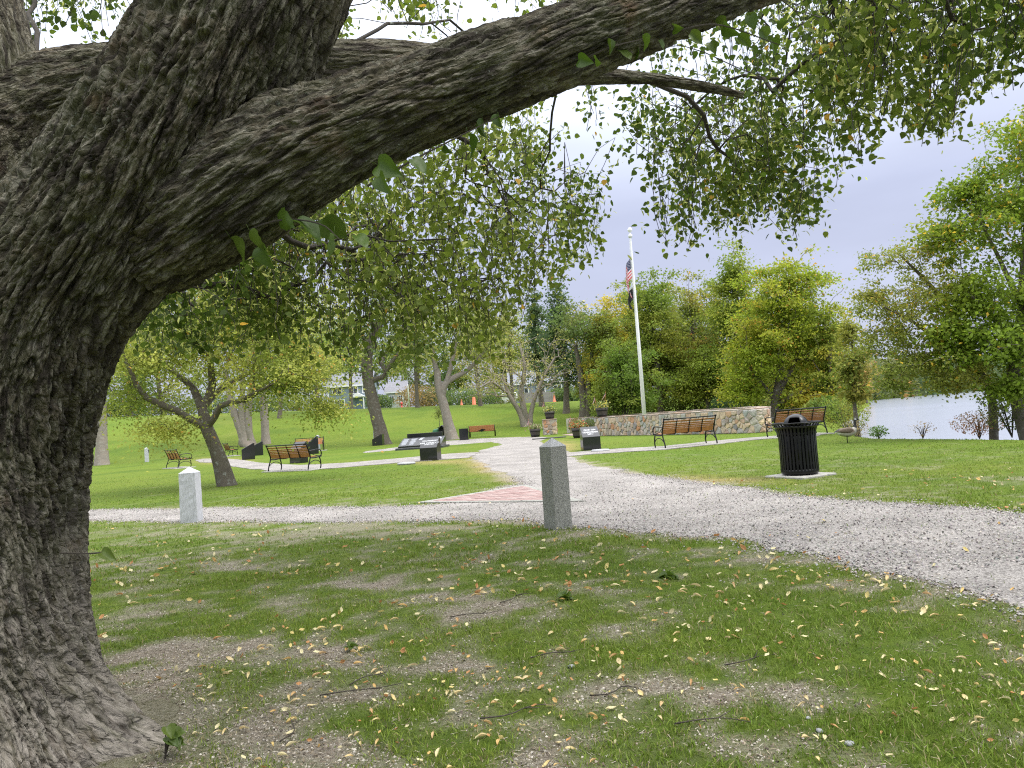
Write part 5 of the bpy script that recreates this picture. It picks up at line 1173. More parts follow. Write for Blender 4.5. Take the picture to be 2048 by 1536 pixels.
# ------------------------------------------------------------------ litter bins
def bin_(p, label, s=1.0, pad=True):
    t = thing('litter_bin', label, 'bin', p, .2, 'litter bins')
    MB().lathe([(.285, .02), (.30, .03), (.30, .095), (.285, .10)], 40).build('base_ring', MT['iron'], t, True)
    MB().lathe([(.25, .06), (.262, .40), (.268, .74), (.255, .745)], 32).build('liner', MT['liner'], t, True)
    prof = spline([(.300, .06, 0), (.296, .30, 0), (.296, .56, 0), (.302, .70, 0), (.33, .79, 0), (.385, .855, 0)], 14)
    V = []; F = []; hw = .0165
    for r_, z, _ in prof:
        for dr_, sy in ((.004, -1), (.004, 1), (-.004, 1), (-.004, -1)): V.append((r_ + dr_, sy * hw, z))
    for k in range(13):
        for j in range(4): F.append((4 * k + j, 4 * k + (j + 1) % 4, 4 * k + 4 + (j + 1) % 4, 4 * k + 4 + j))
    F += [(0, 3, 2, 1), (52, 53, 54, 55)]
    me = MB().add(V, F).mesh('slat'); me.materials.append(MT['iron'])
    for k in range(34): ob('slat', me, None, t, None, (0, 0, 2 * math.pi * k / 34))
    def ring(r_, z, th, name):
        a = np.linspace(0, 2 * math.pi, 49)[:-1]; P = np.stack([r_ * np.cos(a), r_ * np.sin(a), np.full(48, z)], -1); V = []; F = []
        for i, an in enumerate(a):
            for q in range(6):
                b = q * math.pi / 3; V.append(((r_ + th * math.cos(b)) * math.cos(an), (r_ + th * math.cos(b)) * math.sin(an), z + th * math.sin(b)))
        for i in range(48):
            for q in range(6): F.append((i * 6 + q, i * 6 + (q + 1) % 6, ((i + 1) % 48) * 6 + (q + 1) % 6, ((i + 1) % 48) * 6 + q))
        MB().add(V, F).build(name, MT['iron'], t, True)
    ring(.388, .858, .012, 'rim'); ring(.288, .68, .009, 'hoop')
    # domed lid with an opening towards the path
    V = []; F = []; nu, nv = 36, 10
    for j in range(nv + 1):
        ph = j / nv * math.pi / 2
        for i in range(nu): a = 2 * math.pi * i / nu; V.append((.205 * math.cos(ph) * math.cos(a), .205 * math.cos(ph) * math.sin(a), .80 + .205 * math.sin(ph)))
    for j in range(nv):
        for i in range(nu):
            a = (2 * math.pi * (i + .5) / nu - 4.0) % (2 * math.pi)
            if j < 5 and min(a, 2 * math.pi - a) < .55: continue
            F.append((j * nu + i, j * nu + (i + 1) % nu, (j + 1) * nu + (i + 1) % nu, (j + 1) * nu + i))
    o = MB().add(V, F).build('dome_lid', MT['liner'], t, True); md = o.modifiers.new('s', 'SOLIDIFY'); md.thickness = .006
    MB().lathe([(.255, .745), (.37, .80), (.372, .81), (.20, .805)], 32).build('lid_skirt', MT['liner'], t, True)
    return t
p = GP(1601, 953)
tag(MB().box((0, 0, 0), (.80, .80, .07), bev=.012).build('concrete_pad', MT['concrete'], None, loc=p + [0, 0, .0], rot=(0, 0, .5)), 'pale square concrete pad under the near litter bin', 'pad')
bin_(p + [0, 0, .035], 'black slatted litter bin with domed lid on the right-hand lawn')
bin_(GP(886, 876) , 'small far black litter bin at the foot of the forked tree')
p = GP(875, 876); tag(MB().lathe([(.30, 0), (.36, .08), (.38, .45), (.34, .62), (.22, .72), (.05, .74)], 18).build('green_bin', mat('green_plastic', (0.05, 0.20, 0.10), rough=.5), None, True, loc=p), 'squat round-topped green bin left of the far black bin', 'bin')

# ------------------------------------------------------------------ flagpole and flags
fp = np.array([D(1289, 834, 40.5)[0], 40.5, 0.0]); ztop = D(1260, 466, 40.5)[2]
fpole = thing('flagpole', 'tall white flagpole topped with a ball inside the stone wall', 'flagpole', fp)
MB().tube([(0, 0, -.1), (0, 0, ztop * .5), (0, 0, ztop - .35), (0, 0, ztop - .05)], [.115, .085, .05, .045], 16).build('pole', MT['white'], fpole, True)
MB().lathe([(.02, -.25), (.10, -.24), (.11, -.1), (.04, -.06), (.03, .02), (.08, .06), (.125, .14), (.125, .19), (.08, .27), (.01, .3)], 16, c=(0, 0, ztop)).build('ball_finial', MT['white'], fpole, True)
MB().tube([(-.1, -.06, 1.4), (-.09, -.06, ztop - .3)], .006, 4).build('halyard', MT['white'], fpole)
def flag(name, label, zt, drop, fly, cols, seed, xs=1.0):
    nh, ns = 40, 44; V = []; C = []; H_ = drop * .48
    for i in range(nh + 1):
        h = i / nh
        for j in range(ns + 1):
            s = j / ns
            z = zt - H_ * h - (drop - H_) * s * (1 - .12 * h) - .05 * math.sin(3 * s)
            env = .45 * s + .55 * math.sin(math.pi * min(1, s * 1.05)) if s < 1 else .45
            x = -.06 - xs * (.30 * math.sin(math.pi * (.15 + .75 * (h * .45 + s * .5))) * min(1, s * 3) ) + .045 * xs * math.sin(11 * s + 2.2 * h + seed)
            y = .10 * math.sin(9 * s + seed + 1.5 * h) * min(1, s * 2) + .05 * math.sin(17 * s + 3 * h)
            V.append((x, y, z)); C.append(cols(s, h))
    F = [(i * (ns + 1) + j, i * (ns + 1) + j + 1, (i + 1) * (ns + 1) + j + 1, (i + 1) * (ns + 1) + j) for i in range(nh) for j in range(ns)]
    o = MB().add(V, F, C).build(name, MT['cloth'], None, True, loc=fp); tag(o, label, 'flag'); return o
def us(s, h):
    if s < .4 and h < 7 / 13:
        a, b = s / .4 * 11, h / (7 / 13) * 9
        return (.7, .7, .72) if (round(a) + round(b)) % 2 == 0 and abs(a - round(a)) < .3 and abs(b - round(b)) < .3 and 0 < round(a) < 11 and 0 < round(b) < 9 else (.02, .03, .10)
    return (.62, .03, .06) if int(h * 13) % 2 == 0 else (.75, .74, .74)
flag('national_flag', 'striped red and white flag with starry blue corner hanging limp', D(1264, 508, 40.5)[2], 2.55, 1, us, .4)
flag('black_flag', 'narrow black flag hanging limp below the striped flag', D(1267, 572, 40.5)[2], 1.45, 1, lambda s, h: (.02, .02, .022) if not (.35 < s < .6 and .35 < h < .65) else (.25, .25, .25), 1.4, xs=.95)

# ------------------------------------------------------------------ planters, flowers and little flags
def planter(p, label, r0, h, nflag, seed, cols):
    t = thing('barrel_planter', label, 'planter', p, 0, 'barrel planters')
    MB().lathe([(r0 * .72, 0), (r0 * .80, h * .25), (r0 * .92, h * .7), (r0, h), (r0 * .93, h), (r0 * .88, h - .05)], 20).build('barrel', MT['barrel'], t, True)
    for z in (.2, .72):
        MB().lathe([(r0 * (.72 + .28 * z) + .004, h * z - .03), (r0 * (.72 + .28 * z) + .016, h * z - .025), (r0 * (.72 + .28 * z) + .018, h * z + .02), (r0 * (.72 + .28 * z) + .01, h * z + .03)], 20).build('hoop', MT['iron'], t, True)
    n = 420; P = rng.normal(0, 1, (n, 3)) * np.array([r0 * .55, r0 * .55, .10]) + np.array([0, 0, h + .12]); P[:, 2] = np.maximum(P[:, 2], h - .02 - .2 * np.clip(np.hypot(P[:, 0], P[:, 1]) - r0, 0, 1))
    c = np.array([cols[int(k)] for k in rng.integers(0, len(cols), n)]) * rng.uniform(.7, 1.2, (n, 1))
    V, F, C = scatter(P, rand_frames(n, up=.2), rng.uniform(.07, .14, n), LEAF_DIAM, c); f = ob('flowers', mesh_np('flowers', V, F, C), MT['leaf'], t); f['kind'] = 'stuff'
    for k in range(nflag):
        fx = -r0 * .75 + k * r0 * 1.1; tl = .95 if k else .75
        q = thing('small_flag', ('leftmost ' if nflag > 1 and not k else 'rightmost ' if nflag > 1 else '') + 'small striped flag in the planter ' + label.split('planter ')[-1], 'flag', np.array(p) + [fx, -.1, h - .1], 0)
        a = .25 - .5 * (k == 0)
        st = MB().tube([(0, 0, 0), (a * tl * .6, 0, tl)], .010, 5); st.build('stick', MT['wood_new'], q)
        nx_, ny_ = 8, 13; V = []; C = []; F = []
        for i in range(ny_ + 1):
            for j in range(nx_ + 1):
                s = j / nx_; hh_ = i / ny_; z = tl * .97 - hh_ * .16 - s * .36; x = a * z * .6 - s * .14 - hh_ * .10 * s; V.append((x, -.015 * math.sin(7 * s + 3 * hh_), z)); C.append(us(s, hh_))
        for i in range(ny_):
            for j in range(nx_): F.append((i * (nx_ + 1) + j, i * (nx_ + 1) + j + 1, (i + 1) * (nx_ + 1) + j + 1, (i + 1) * (nx_ + 1) + j))
        MB().add(V, F, C).build('cloth', MT['cloth'], q, True)
LG = [(.25, .30, .12), (.16, .22, .05), (.32, .34, .18), (.12, .18, .04)]
planter(pp + [0.05, 0, 1.05], 'dark barrel planter on top of the stone pillar', .36, .52, 1, 1, LG + [(.75, .6, .04), (.6, .6, .3)])
pl2 = np.array([WF[1][0], WF[1][1], 1.005]); planter(pl2, 'dark barrel planter on the left end of the front wall', .34, .5, 2, 2, LG + [(.6, .55, .2), (.7, .6, .1)])
planter(GP(1071, 874), 'dark barrel planter on the ground left of the pillar', .36, .52, 1, 3, LG + [(.55, .4, .3), (.5, .5, .3)])
planter(GP(1158, 876), 'dark barrel planter on the ground behind the WAR ON TERRORISM plinth', .38, .55, 1, 4, LG + [(.65, .12, .05), (.6, .55, .2)])

# ------------------------------------------------------------------ shrubs
def shrub(name, label, p, r, h, n, leaf, c1, c2, seed, group=None, twiggy=False):
    p = np.asarray(p, float); t = thing(name, label, 'shrub', p, 0, group)
    mb = MB()
    for k in range(9):
        a = rng.uniform(0, 6.28); rr = rng.uniform(.2, .85); mb.tube([(0, 0, -.05), (r * rr * .5 * math.cos(a), r * rr * .5 * math.sin(a), h * .5), (r * rr * math.cos(a), r * rr * math.sin(a), h * rng.uniform(.6, .95))], [.009 * (1 + h * .5), .006 * (1 + h * .5), .003], 4)
    q = mb.build('stems', MT['twig'], t); q['kind'] = 'stuff'
    P = ell_points((0, 0, h * .52), (r, r, h * .5), n, .35, .12, seed); V, F, C = scatter(P, rand_frames(n, up=.2, outward=P / r), rng.uniform(.6, 1.3, n) * leaf, LEAF_DIAM, palette(P, c1, c2, 2, .3, seed=seed)); f = ob('foliage', mesh_np('foliage', V, F, C), MT['leaf'], t); f['kind'] = 'stuff'
for k, (px, w_) in enumerate([(1433, 34), (1460, 40), (1487, 40)]):
    shrub('clipped_shrub', ['smallest and leftmost', 'middle', 'rightmost'][k] + ' of three round clipped evergreen shrubs behind the wall', (D(px, 800, 50.5)[0], 50.5 + .4 * k, gz1(14.5, 51)), wpx(w_ / 2, 50), zat(px, 794 - 4 * k, 50) , 2600, .07, (0.03, 0.06, 0.02), (0.045, 0.08, 0.025), 200 + k, 'clipped shrubs')
shrub('boxwood_shrub', 'rounded boxwood shrub right of the stone pillar', (4.0, 50.5, 0), .62, 1.05, 1800, .07, (0.09, 0.10, 0.02), (0.14, 0.11, 0.03), 210)
shrub('boxwood_shrub', 'smaller boxwood shrub inside the wall opening', (4.9, 50.5, 0), .5, .9, 1300, .07, (0.06, 0.09, 0.02), (0.10, 0.11, 0.03), 211)
shrub('river_shrub', 'reddish low shrub at the water below the right-hand trees', G(1975, 868) + [.5, 1.2, -.15], .75, .75, 900, .06, (0.20, 0.10, 0.05), (0.12, 0.13, 0.04), 212)
shrub('river_shrub', 'dark leafy shrub wrapped around the riverbank trunks', G(2035, 868) + [.5, 1.0, -.1], .8, 1.5, 1500, .07, (0.07, 0.10, 0.02), (0.12, 0.13, 0.03), 213)
shrub('river_shrub', 'small green bush on the bank right of the goose', G(1762, 874) + [.3, .8, -.1], .3, .4, 420, .06, (0.08, 0.14, 0.03), (0.14, 0.16, 0.04), 214)
shrub('river_shrub', 'dry brown weeds on the bank just beyond the goose', G(1728, 873) + [.3, 1.2, -.1], .45, .6, 360, .05, (0.24, 0.18, 0.10), (0.18, 0.15, 0.06), 215)
shrub('river_shrub', 'sparse tan weeds against the water right of centre bank', G(1850, 872) + [.2, .5, -.05], .4, .45, 120, .05, (0.30, 0.22, 0.12), (0.2, 0.16, 0.07), 216)
shrub('river_shrub', 'low leafy bush behind the bench near the litter bin', (13.5, 31.5, -.3), 1.1, 1.6, 2600, .08, (0.10, 0.14, 0.02), (0.18, 0.17, 0.03), 217)
# understorey along the bank behind the wall
for k, (px, d, h_, r_) in enumerate([(1210, 70, 2.2, 2.2), (1300, 66, 2.6, 2.6), (1370, 64, 2.4, 2.4), (1450, 60, 2.4, 2.2), (1530, 56, 2.0, 2.0), (1610, 46, 1.6, 1.8), (1660, 40, 1.4, 1.4)]):
    x_ = D(px, 840, d)[0]; shrub('bank_shrub', 'leafy undergrowth clump ' + ['left of the flagpole foot', 'right of the flagpole foot', 'behind the middle of the wall', 'behind the clipped shrubs', 'left of the broad maple trunk', 'right of the broad maple trunk', 'below the orange-tinged tree'][k], (x_, d, gz1(x_, d) - .1), r_, h_, 2600, .17, (0.075, 0.12, 0.02), (0.15, 0.16, 0.03), 220 + k, 'bank undergrowth')
for k, (px, d, h_, r_, c_) in enumerate([(235, 100, 3.6, 4.0, 0), (330, 112, 4.2, 5.0, 1), (425, 120, 4.4, 5.0, 0), (520, 128, 4.0, 4.5, 2), (590, 140, 4.0, 4.5, 1), (838, 138, 5.2, 4.5, 3), (872, 142, 4.6, 4.2, 0), (925, 145, 4.2, 4.5, 2), (965, 150, 4.0, 4.2, 0), (1005, 155, 4.6, 4.5, 1), (760, 150, 3.5, 3.0, 0), (1135, 120, 3.0, 3.2, 0), (1190, 112, 3.2, 3.6, 2), (1240, 105, 3.4, 3.8, 1)]):
    x_ = D(px, 830, d)[0]; cc = [(0.055, 0.09, 0.03), (0.10, 0.13, 0.03), (0.07, 0.105, 0.035), (0.13, 0.105, 0.05)][c_]
    shrub('roadside_shrub', ['dark green', 'yellow-green', 'grey-green', 'brownish'][c_] + ' roadside bush ' + ['at the far left edge', 'far left below the crabapple crown', 'behind the crabapple fork', 'behind the slender bare trunk', 'left of the blue-grey house', 'right of the small white house', 'left behind the forked tree', 'right behind the forked tree', 'beside the orange drum', 'left behind the leafless tree', 'behind the thick straight trunk', 'behind the stone pillar planter', 'behind the flag planter', 'left of the flagpole'][k], (x_, d, gz1(x_, d) - .22 * h_), r_, h_, 2600, .34, cc, (cc[0] * 1.8, cc[1] * 1.5, cc[2]), 240 + k, 'bushes along the road')
for k, (x_, y_, r_, h_) in enumerate([(18.5, 52, 1.8, 1.8), (23.5, 66, 2.2, 2.4), (28.5, 78, 2.6, 3.0), (34, 90, 3, 3.4), (41, 104, 3.4, 4.2), (49, 122, 4, 5), (61, 148, 5, 6)]):
    shrub('bank_shrub', 'waterside bush ' + ['nearest', 'second', 'third', 'fourth', 'fifth', 'sixth', 'farthest'][k] + ' along the left river shore', (x_, y_, max(-1.1, gz1(x_, y_)) - .1), r_, h_, 2200, .2 + k * .03, (0.085, 0.12, 0.025), (0.19, 0.17, 0.04), 260 + k, 'bank undergrowth')
# sapling by the forked tree
b_ = GP(880, 872); dd = b_[1]
tree('sapling', 'tiny round-headed sapling left of the forked tree', b_, trunks=[([b_, D(879, 850, dd), D(877, 825, dd)], [.03, .025, .012])], crowns=[(D(876, 825, dd), (.45, .45, .62), 1)], n_att=40, n_leaf=600, leaf=.10, spread=.14, base_c=(0.11, 0.16, 0.04), alt_c=(0.16, 0.18, 0.05), tipr=.005, seed=33, tpl=LEAF_DIAM)

# ------------------------------------------------------------------ goose
gpos = GP(1697, 886); goose = thing('goose', 'brown goose with black neck and white chin on the lawn edge', 'goose', gpos, math.radians(6))
mb = MB(); V = []; C = []; F = []
sp_ = spline([(-.36, .30, 0), (-.30, .31, 0), (-.18, .30, 0), (0, .285, 0), (.14, .31, 0), (.21, .38, 0), (.225, .47, 0), (.225, .56, 0), (.24, .615, 0), (.275, .62, 0), (.325, .605, 0), (.35, .60, 0)], 60); rw = np.interp(np.linspace(0, 1, 60), np.linspace(0, 1, 12), [.012, .05, .105, .13, .105, .055, .034, .032, .040, .036, .018, .008])
T, N, B = frames(np.stack([sp_[:, 0], 0 * sp_[:, 0], sp_[:, 1]], -1))
for i in range(60):
    for k in range(16):
        a = 2 * math.pi * k / 16; v = np.array([sp_[i, 0], 0, sp_[i, 1]]) + rw[i] * (math.cos(a) * N[i] + math.sin(a) * B[i]); V.append(v); f = i / 59
        up_n = (v[2] - sp_[i, 1]) / (rw[i] + 1e-6)
        if f > .90: c = (.02, .02, .02)
        elif f > .46: c = (.02, .02, .02) if not (f > .70 and f < .80 and -.6 < up_n < .35 and f < .79 and abs(v[1]) > .012) else (.7, .7, .68)
        elif f > .36: c = (.50, .46, .40)
        elif f < .14: c = (.03, .03, .03) if up_n > .1 else (.75, .74, .7)
        else: c = (.17, .125, .085) if up_n > -.35 else (.46, .42, .36)
        C.append(c)
for i in range(59):
    for k in range(16): F.append((i * 16 + k, i * 16 + (k + 1) % 16, (i + 1) * 16 + (k + 1) % 16, (i + 1) * 16 + k))
MB().add(V, F, C).build('body', MT['attr'], goose, True)
for s in (-1, 1):
    mb = MB(); V, F_ = tube_vf([(-.34, .05 * s, .315), (-.18, .11 * s, .335), (0, .118 * s, .33), (.12, .09 * s, .32)], [.008, .055, .07, .02], 8, True, .35); mb.add(V, F_); mb.build('wing', mat('wing_feathers', (.13, .095, .065), rough=.8, var=.4, scale=25, stretch=(1, 1, 5)), goose, True)
    mb = MB().tube([(-.02 + .03 * s, .05 * s, .2), (-.03 + .03 * s, .05 * s, .1), (-.02 + .03 * s, .05 * s, .01)], .011, 6); mb.add([(-.04 + .03 * s, .05 * s, .008), (.05 + .03 * s, .05 * s - .035, .004), (.06 + .03 * s, .05 * s, .004), (.05 + .03 * s, .05 * s + .035, .004)], [(0, 1, 2), (0, 2, 3)]); mb.build('leg', MT['iron'], goose, True)

# ------------------------------------------------------------------ brick triangle with granite border
pb = BRK.mean(0); bp_ = thing('brick_paving', 'triangle of red brick pavers with granite edging at the path fork', 'paving', (pb[0], pb[1], gz1(*pb)))
zb = gz1(*pb)
def clip_poly(poly, tri):
    out = [np.array(p) for p in poly]
    area = (tri[1][0] - tri[0][0]) * (tri[2][1] - tri[0][1]) - (tri[1][1] - tri[0][1]) * (tri[2][0] - tri[0][0])
    for i in range(3):
        a, b = tri[i], tri[(i + 1) % 3]; n = np.array([-(b - a)[1], (b - a)[0]]) * (1 if area > 0 else -1); inp = out; out = []
        for k in range(len(inp)):
            p, q = inp[k], inp[(k + 1) % len(inp)]; sp_ = (p - a) @ n; sq = (q - a) @ n
            if sp_ >= 0: out.append(p)
            if sp_ * sq < 0: out.append(p + (q - p) * sp_ / (sp_ - sq))
        if len(out) < 3: return None
    return out
zc = lambda x, y: gz1(x, y) - zb
d01 = (BRK[2] - BRK[0]) / np.linalg.norm(BRK[2] - BRK[0]); n01 = np.array([-d01[1], d01[0]])
tin = pb + (BRK - pb) * .86
for i in range(-4, 40):
    for j in range(-4, 40):
        o_ = BRK[0] + d01 * (i * .205 + (j % 2) * .1) + n01 * (j * .103); r4 = [o_, o_ + d01 * .199, o_ + d01 * .199 + n01 * .097, o_ + n01 * .097]
        cl = clip_poly(r4, tin)
        if cl is None: continue
        c_ = np.mean(cl, 0); m = len(cl); h_ = .022 + rng.uniform(-.003, .003); a_ = 0.5 * abs(sum(cl[k][0] * cl[(k + 1) % m][1] - cl[(k + 1) % m][0] * cl[k][1] for k in range(m)))
        if a_ < .0015: continue
        V = [(p[0] - c_[0], p[1] - c_[1], -.03) for p in cl] + [(p[0] - c_[0], p[1] - c_[1], h_) for p in cl]; F = [tuple(range(m, 2 * m))] + [(k, (k + 1) % m, m + (k + 1) % m, m + k) for k in range(m)]
        MB().add(V, F).build('brick', MT['brick'], bp_, loc=(c_[0] - pb[0], c_[1] - pb[1], zc(c_[0], c_[1])))
for k in range(3):
    a, b = BRK[k], BRK[(k + 1) % 3]; ai, bi = tin[k], tin[(k + 1) % 3]; m_ = (a + b + ai + bi) / 4; ns_ = 3
    for q in range(ns_):
        f0, f1 = q / ns_ + .004, (q + 1) / ns_ - .004; Q = [a + (b - a) * f0, a + (b - a) * f1, ai + (bi - ai) * f1, ai + (bi - ai) * f0]; mm = np.mean(Q, 0)
        V = [(p[0] - mm[0], p[1] - mm[1], zc(*p) - zc(*mm) - .04) for p in Q] + [(p[0] - mm[0], p[1] - mm[1], zc(*p) - zc(*mm) + .020) for p in Q]
        MB().add(V, [(4, 5, 6, 7), (0, 1, 5, 4), (1, 2, 6, 5), (2, 3, 7, 6), (3, 0, 4, 7)]).build('edging_stone', MT['granite_d'], bp_, loc=(mm[0] - pb[0], mm[1] - pb[1], zc(*mm)))
# brick apron and step in the wall opening
tag(sheet('brick_apron', np.array([(2.9, 48.5), (3.6, 44.0), (5.2, 41.6), (7.5, 44), (7.0, 50), (4.5, 51.5)]), MT['brick'], .02, 2.0), None, kind='structure')
tag(MB().box((0, 0, 0), (1.9, .5, .07), bev=.01).build('granite_step', MT['rough_black'], None, loc=GP(1098, 877) + [0, 0, .02], rot=(0, 0, .1)), 'dark flat granite step in front of the stone pillar', 'step')

# ------------------------------------------------------------------ houses, fences and small things beyond the road
def house(px, d, w, dep, eave, ridge, rz, label, wallc, roofc, wins, door=None, base_py=818):
    x_ = D(px, 800, d)[0]; p = np.array([x_, d, gz1(x_, d) - .3]); t = thing('house', label, 'house', p, math.radians(rz))
    wm_ = mat('clapboard', wallc, rough=.8, var=.06, scale=1.5); rm_ = mat('shingles', roofc, rough=.9, var=.15, scale=3)
    MB().prism([(-dep / 2, -1), (dep / 2, -1), (dep / 2, eave), (0, ridge - .12), (-dep / 2, eave)], -w / 2, w / 2).build('wall', wm_, t)
    rf = MB(); o_ = .35
    for s in (-1, 1):
        sl_ = math.atan2(ridge - eave, dep / 2); L_ = math.hypot(ridge - eave, dep / 2) + o_; c_ = np.array([0, s * (dep / 4 + o_ / 2 * math.cos(sl_)), (ridge + eave) / 2 - o_ / 2 * math.sin(sl_)]) + np.array([0, 0, .08])
        rf.box(c_, (w + .8, L_, .14), rx=-s * sl_)
    r_ = rf.build('roof', rm_, t)
    MB().box((0, -dep / 2 - .38, eave - .22), (w + .82, .1, .3)).build('fascia', MT['white'], t)
    for s in (-1, 1): MB().box((s * (w / 2 - .05), -dep / 2 - .03, eave / 2), (.22, .08, eave)).build('corner_board', MT['white'], t)
    gl = MT['glass']
    for (wx, wz, ww, wh) in wins:
        f = MB().box((0, 0, 0), (ww + .3, .12, wh + .3)).build('window', MT['white'], t, loc=(wx, -dep / 2 - .03, wz)); half = ww / 2
        for s in (-1, 1): MB().box((0, 0, 0), (half - .08, .05, wh)).build('pane', gl, f, loc=(s * half / 2, -.05, 0))
    if door is not None:
        pr_ = MB().prism([(0, 2.75), (-1.6, 2.75), (-1.6, 2.6), (0, 2.6)], -1.4, 1.4); pr_.add([(-1.5, -1.7, 2.75), (1.5, -1.7, 2.75), (0, -1.7, 3.6), (-1.5, .1, 2.75), (1.5, .1, 2.75), (0, .1, 3.6)], [(0, 1, 2), (5, 4, 3), (0, 2, 5, 3), (2, 1, 4, 5)])
        pr_.build('porch_roof', MT['white'], t, loc=(door, -dep / 2, 0))
        for s in (-1, 1): MB().box((0, 0, 1.3), (.2, .2, 2.7)).build('porch_post', MT['white'], t, loc=(door + s * 1.2, -dep / 2 - 1.4, 0))
        MB().box((0, 0, 1.15), (1.1, .1, 2.3)).build('door', mat('door_paint', (.16, .22, .28), rough=.5), t, loc=(door, -dep / 2 - .06, 0))
    return t
MT['glass'] = mat('window_glass', (.05, .06, .07), rough=.08, spec=.8)
house(708, 165, 9.0, 8, 5.4, 8.2, 0, 'blue-grey two-storey house with white trim behind the lawn', (.20, .25, .28), (.20, .205, .235), [(-2.6, 4.3, 1.9, 1.3), (.9, 4.2, 1.6, 1.3), (-2.2, 1.6, 1.9, 1.4), (3.6, 4.2, 1.5, 1.2)], door=1.9)
house(797, 172, 4.2, 7, 3.9, 6.0, 0, 'small white house right of the thick straight trunk', (.45, .48, .45), (.2, .2, .22), [(-.9, 2.2, .9, 1.3), (1.0, 2.2, .9, 1.3)])
house(1082, 165, 13, 8, 4.6, 7.2, 0, 'bluish house behind the fence and the leafless tree', (.23, .26, .31), (.2, .21, .24), [(-3.5, 3.0, 1.6, 1.2), (0, 3.0, 1.6, 1.2), (3.5, 3.0, 1.6, 1.2)])
def fence(px0, px1, d, h, label, col_):
    x0, x1 = D(px0, 805, d)[0], D(px1, 805, d)[0]; p = np.array([(x0 + x1) / 2, d, gz1((x0 + x1) / 2, d)]); t = thing('board_fence', label, 'fence', p); n = int((x1 - x0) / .3); fm = mat('weathered_boards', col_, rough=.9, var=.2, scale=2)
    bm_ = MB().box((0, 0, h / 2), (.285, .03, h)).mesh('board'); bm_.materials.append(fm)
    for k in range(n): xx = x0 + (k + .5) * (x1 - x0) / n; ob('board', bm_, None, t, (xx - p[0], 0, gz1(xx, d) - p[2] - .1))
    for z in (.3, h - .3): MB().box((0, .04, z), (x1 - x0, .06, .1)).build('rail', fm, t)
fence(1040, 1112, 118, 1.7, 'grey board fence on the rise behind the leafless tree', (.27, .25, .24))
fence(625, 668, 128, 1.3, 'dark board fence left of the blue-grey house', (.12, .10, .09))
def small(name, label, cat, px, d, mbf, material, group=None):
    x_ = D(px, 805, d)[0]; return tag(mbf.build(name, material, None, True, loc=(x_, d, gz1(x_, d) - .02)), label, cat, group)
orange = mat('orange_plastic', (.55, .14, .05), rough=.5); red = mat('red_paint', (.55, .06, .05), rough=.5)
cone = lambda s: MB().lathe([(.22 * s, 0), (.22 * s, .03 * s), (.15 * s, .04 * s), (.05 * s, .62 * s), (.03 * s, .7 * s)], 12)
small('traffic_cone', 'small orange traffic cone on the rise right of the forked tree', 'cone', 923, 96, cone(1.1), orange, 'traffic cones')
small('traffic_cone', 'orange traffic cone on the rise near the grey board fence', 'cone', 1109, 96, cone(1.3), orange, 'traffic cones')
small('traffic_drum', 'tall orange traffic drum on the rise below yellow leaves', 'drum', 948, 100, MB().lathe([(.3, 0), (.3, .06), (.24, .08), (.22, .95), (.10, 1.05)], 14), orange)
small('hydrant', 'red hydrant in front of the small white house', 'hydrant', 803, 110, MB().lathe([(.16, 0), (.16, .1), (.11, .12), (.11, .5), (.17, .52), (.17, .6), (.12, .75), (.03, .85)], 12), red)
small('white_post', 'thin white pole at the roadside right of the thick trunk', 'pole', 818, 112, MB().lathe([(.09, 0), (.08, 3.2), (.09, 3.25), (.03, 3.35)], 10), MT['white'])
small('mailbox', 'grey mailbox on a post between the forked and leafless trees', 'mailbox', 969, 112, MB().lathe([(.06, 0), (.06, 1.0), (.2, 1.02), (.22, 1.5), (.08, 1.65)], 10), mat('grey_metal', (.3, .32, .35), rough=.4, metal=.5))
small('parked_trailer', 'white boxy trailer at the roadside left of the leafless tree', 'trailer', 1020, 130, MB().box((0, 0, 1.3), (2.6, 1.6, 1.1), bev=.1).box((0, 0, .65), (2.2, 1.2, .2)).lathe([(.3, -.1), (.32, 0), (.3, .1)], 12, c=(-.6, -.8, .35)).lathe([(.3, -.1), (.32, 0), (.3, .1)], 12, c=(.6, -.8, .35)), MT['white'])
# a person walking on the road
x_ = D(917, 803, 150)[0]; per = thing('person', 'distant person in dark blue jacket walking along the road', 'person', (x_, 150, gz1(x_, 150)), .6)
vsk = [((0, 0, .95), .15), ((0, 0, 1.2), .16), ((0, 0, 1.42), .17), ((0, 0, 1.52), .07), ((0, .02, 1.64), .10), ((0, .02, 1.76), .09), ((-.10, 0, .88), .10), ((-.11, .10, .48), .07), ((-.11, .05, .07), .05), ((-.11, .17, .04), .04), ((.10, 0, .88), .10), ((.11, .06, .48), .07), ((.11, -.18, .10), .05), ((.11, -.07, .05), .04), ((-.22, 0, 1.40), .07), ((-.28, -.04, 1.12), .055), ((-.27, .08, .90), .045), ((.22, 0, 1.40), .07), ((.28, .05, 1.12), .055), ((.26, .16, .92), .045)]
ed = [(0, 1), (1, 2), (2, 3), (3, 4), (4, 5), (0, 6), (6, 7), (7, 8), (8, 9), (0, 10), (10, 11), (11, 12), (12, 13), (2, 14), (14, 15), (15, 16), (2, 17), (17, 18), (18, 19)]
me = bpy.data.meshes.new('body'); me.from_pydata([v for v, _ in vsk], ed, []); o = ob('body', me, mat('dark_clothes', (.03, .04, .08), rough=.8), per)
o.modifiers.new('skin', 'SKIN')
for sv, (_, r_) in zip(me.skin_vertices[0].data, vsk): sv.radius = (r_, r_)
me.skin_vertices[0].data[0].use_root = True; o.modifiers.new('sub', 'SUBSURF').levels = 1
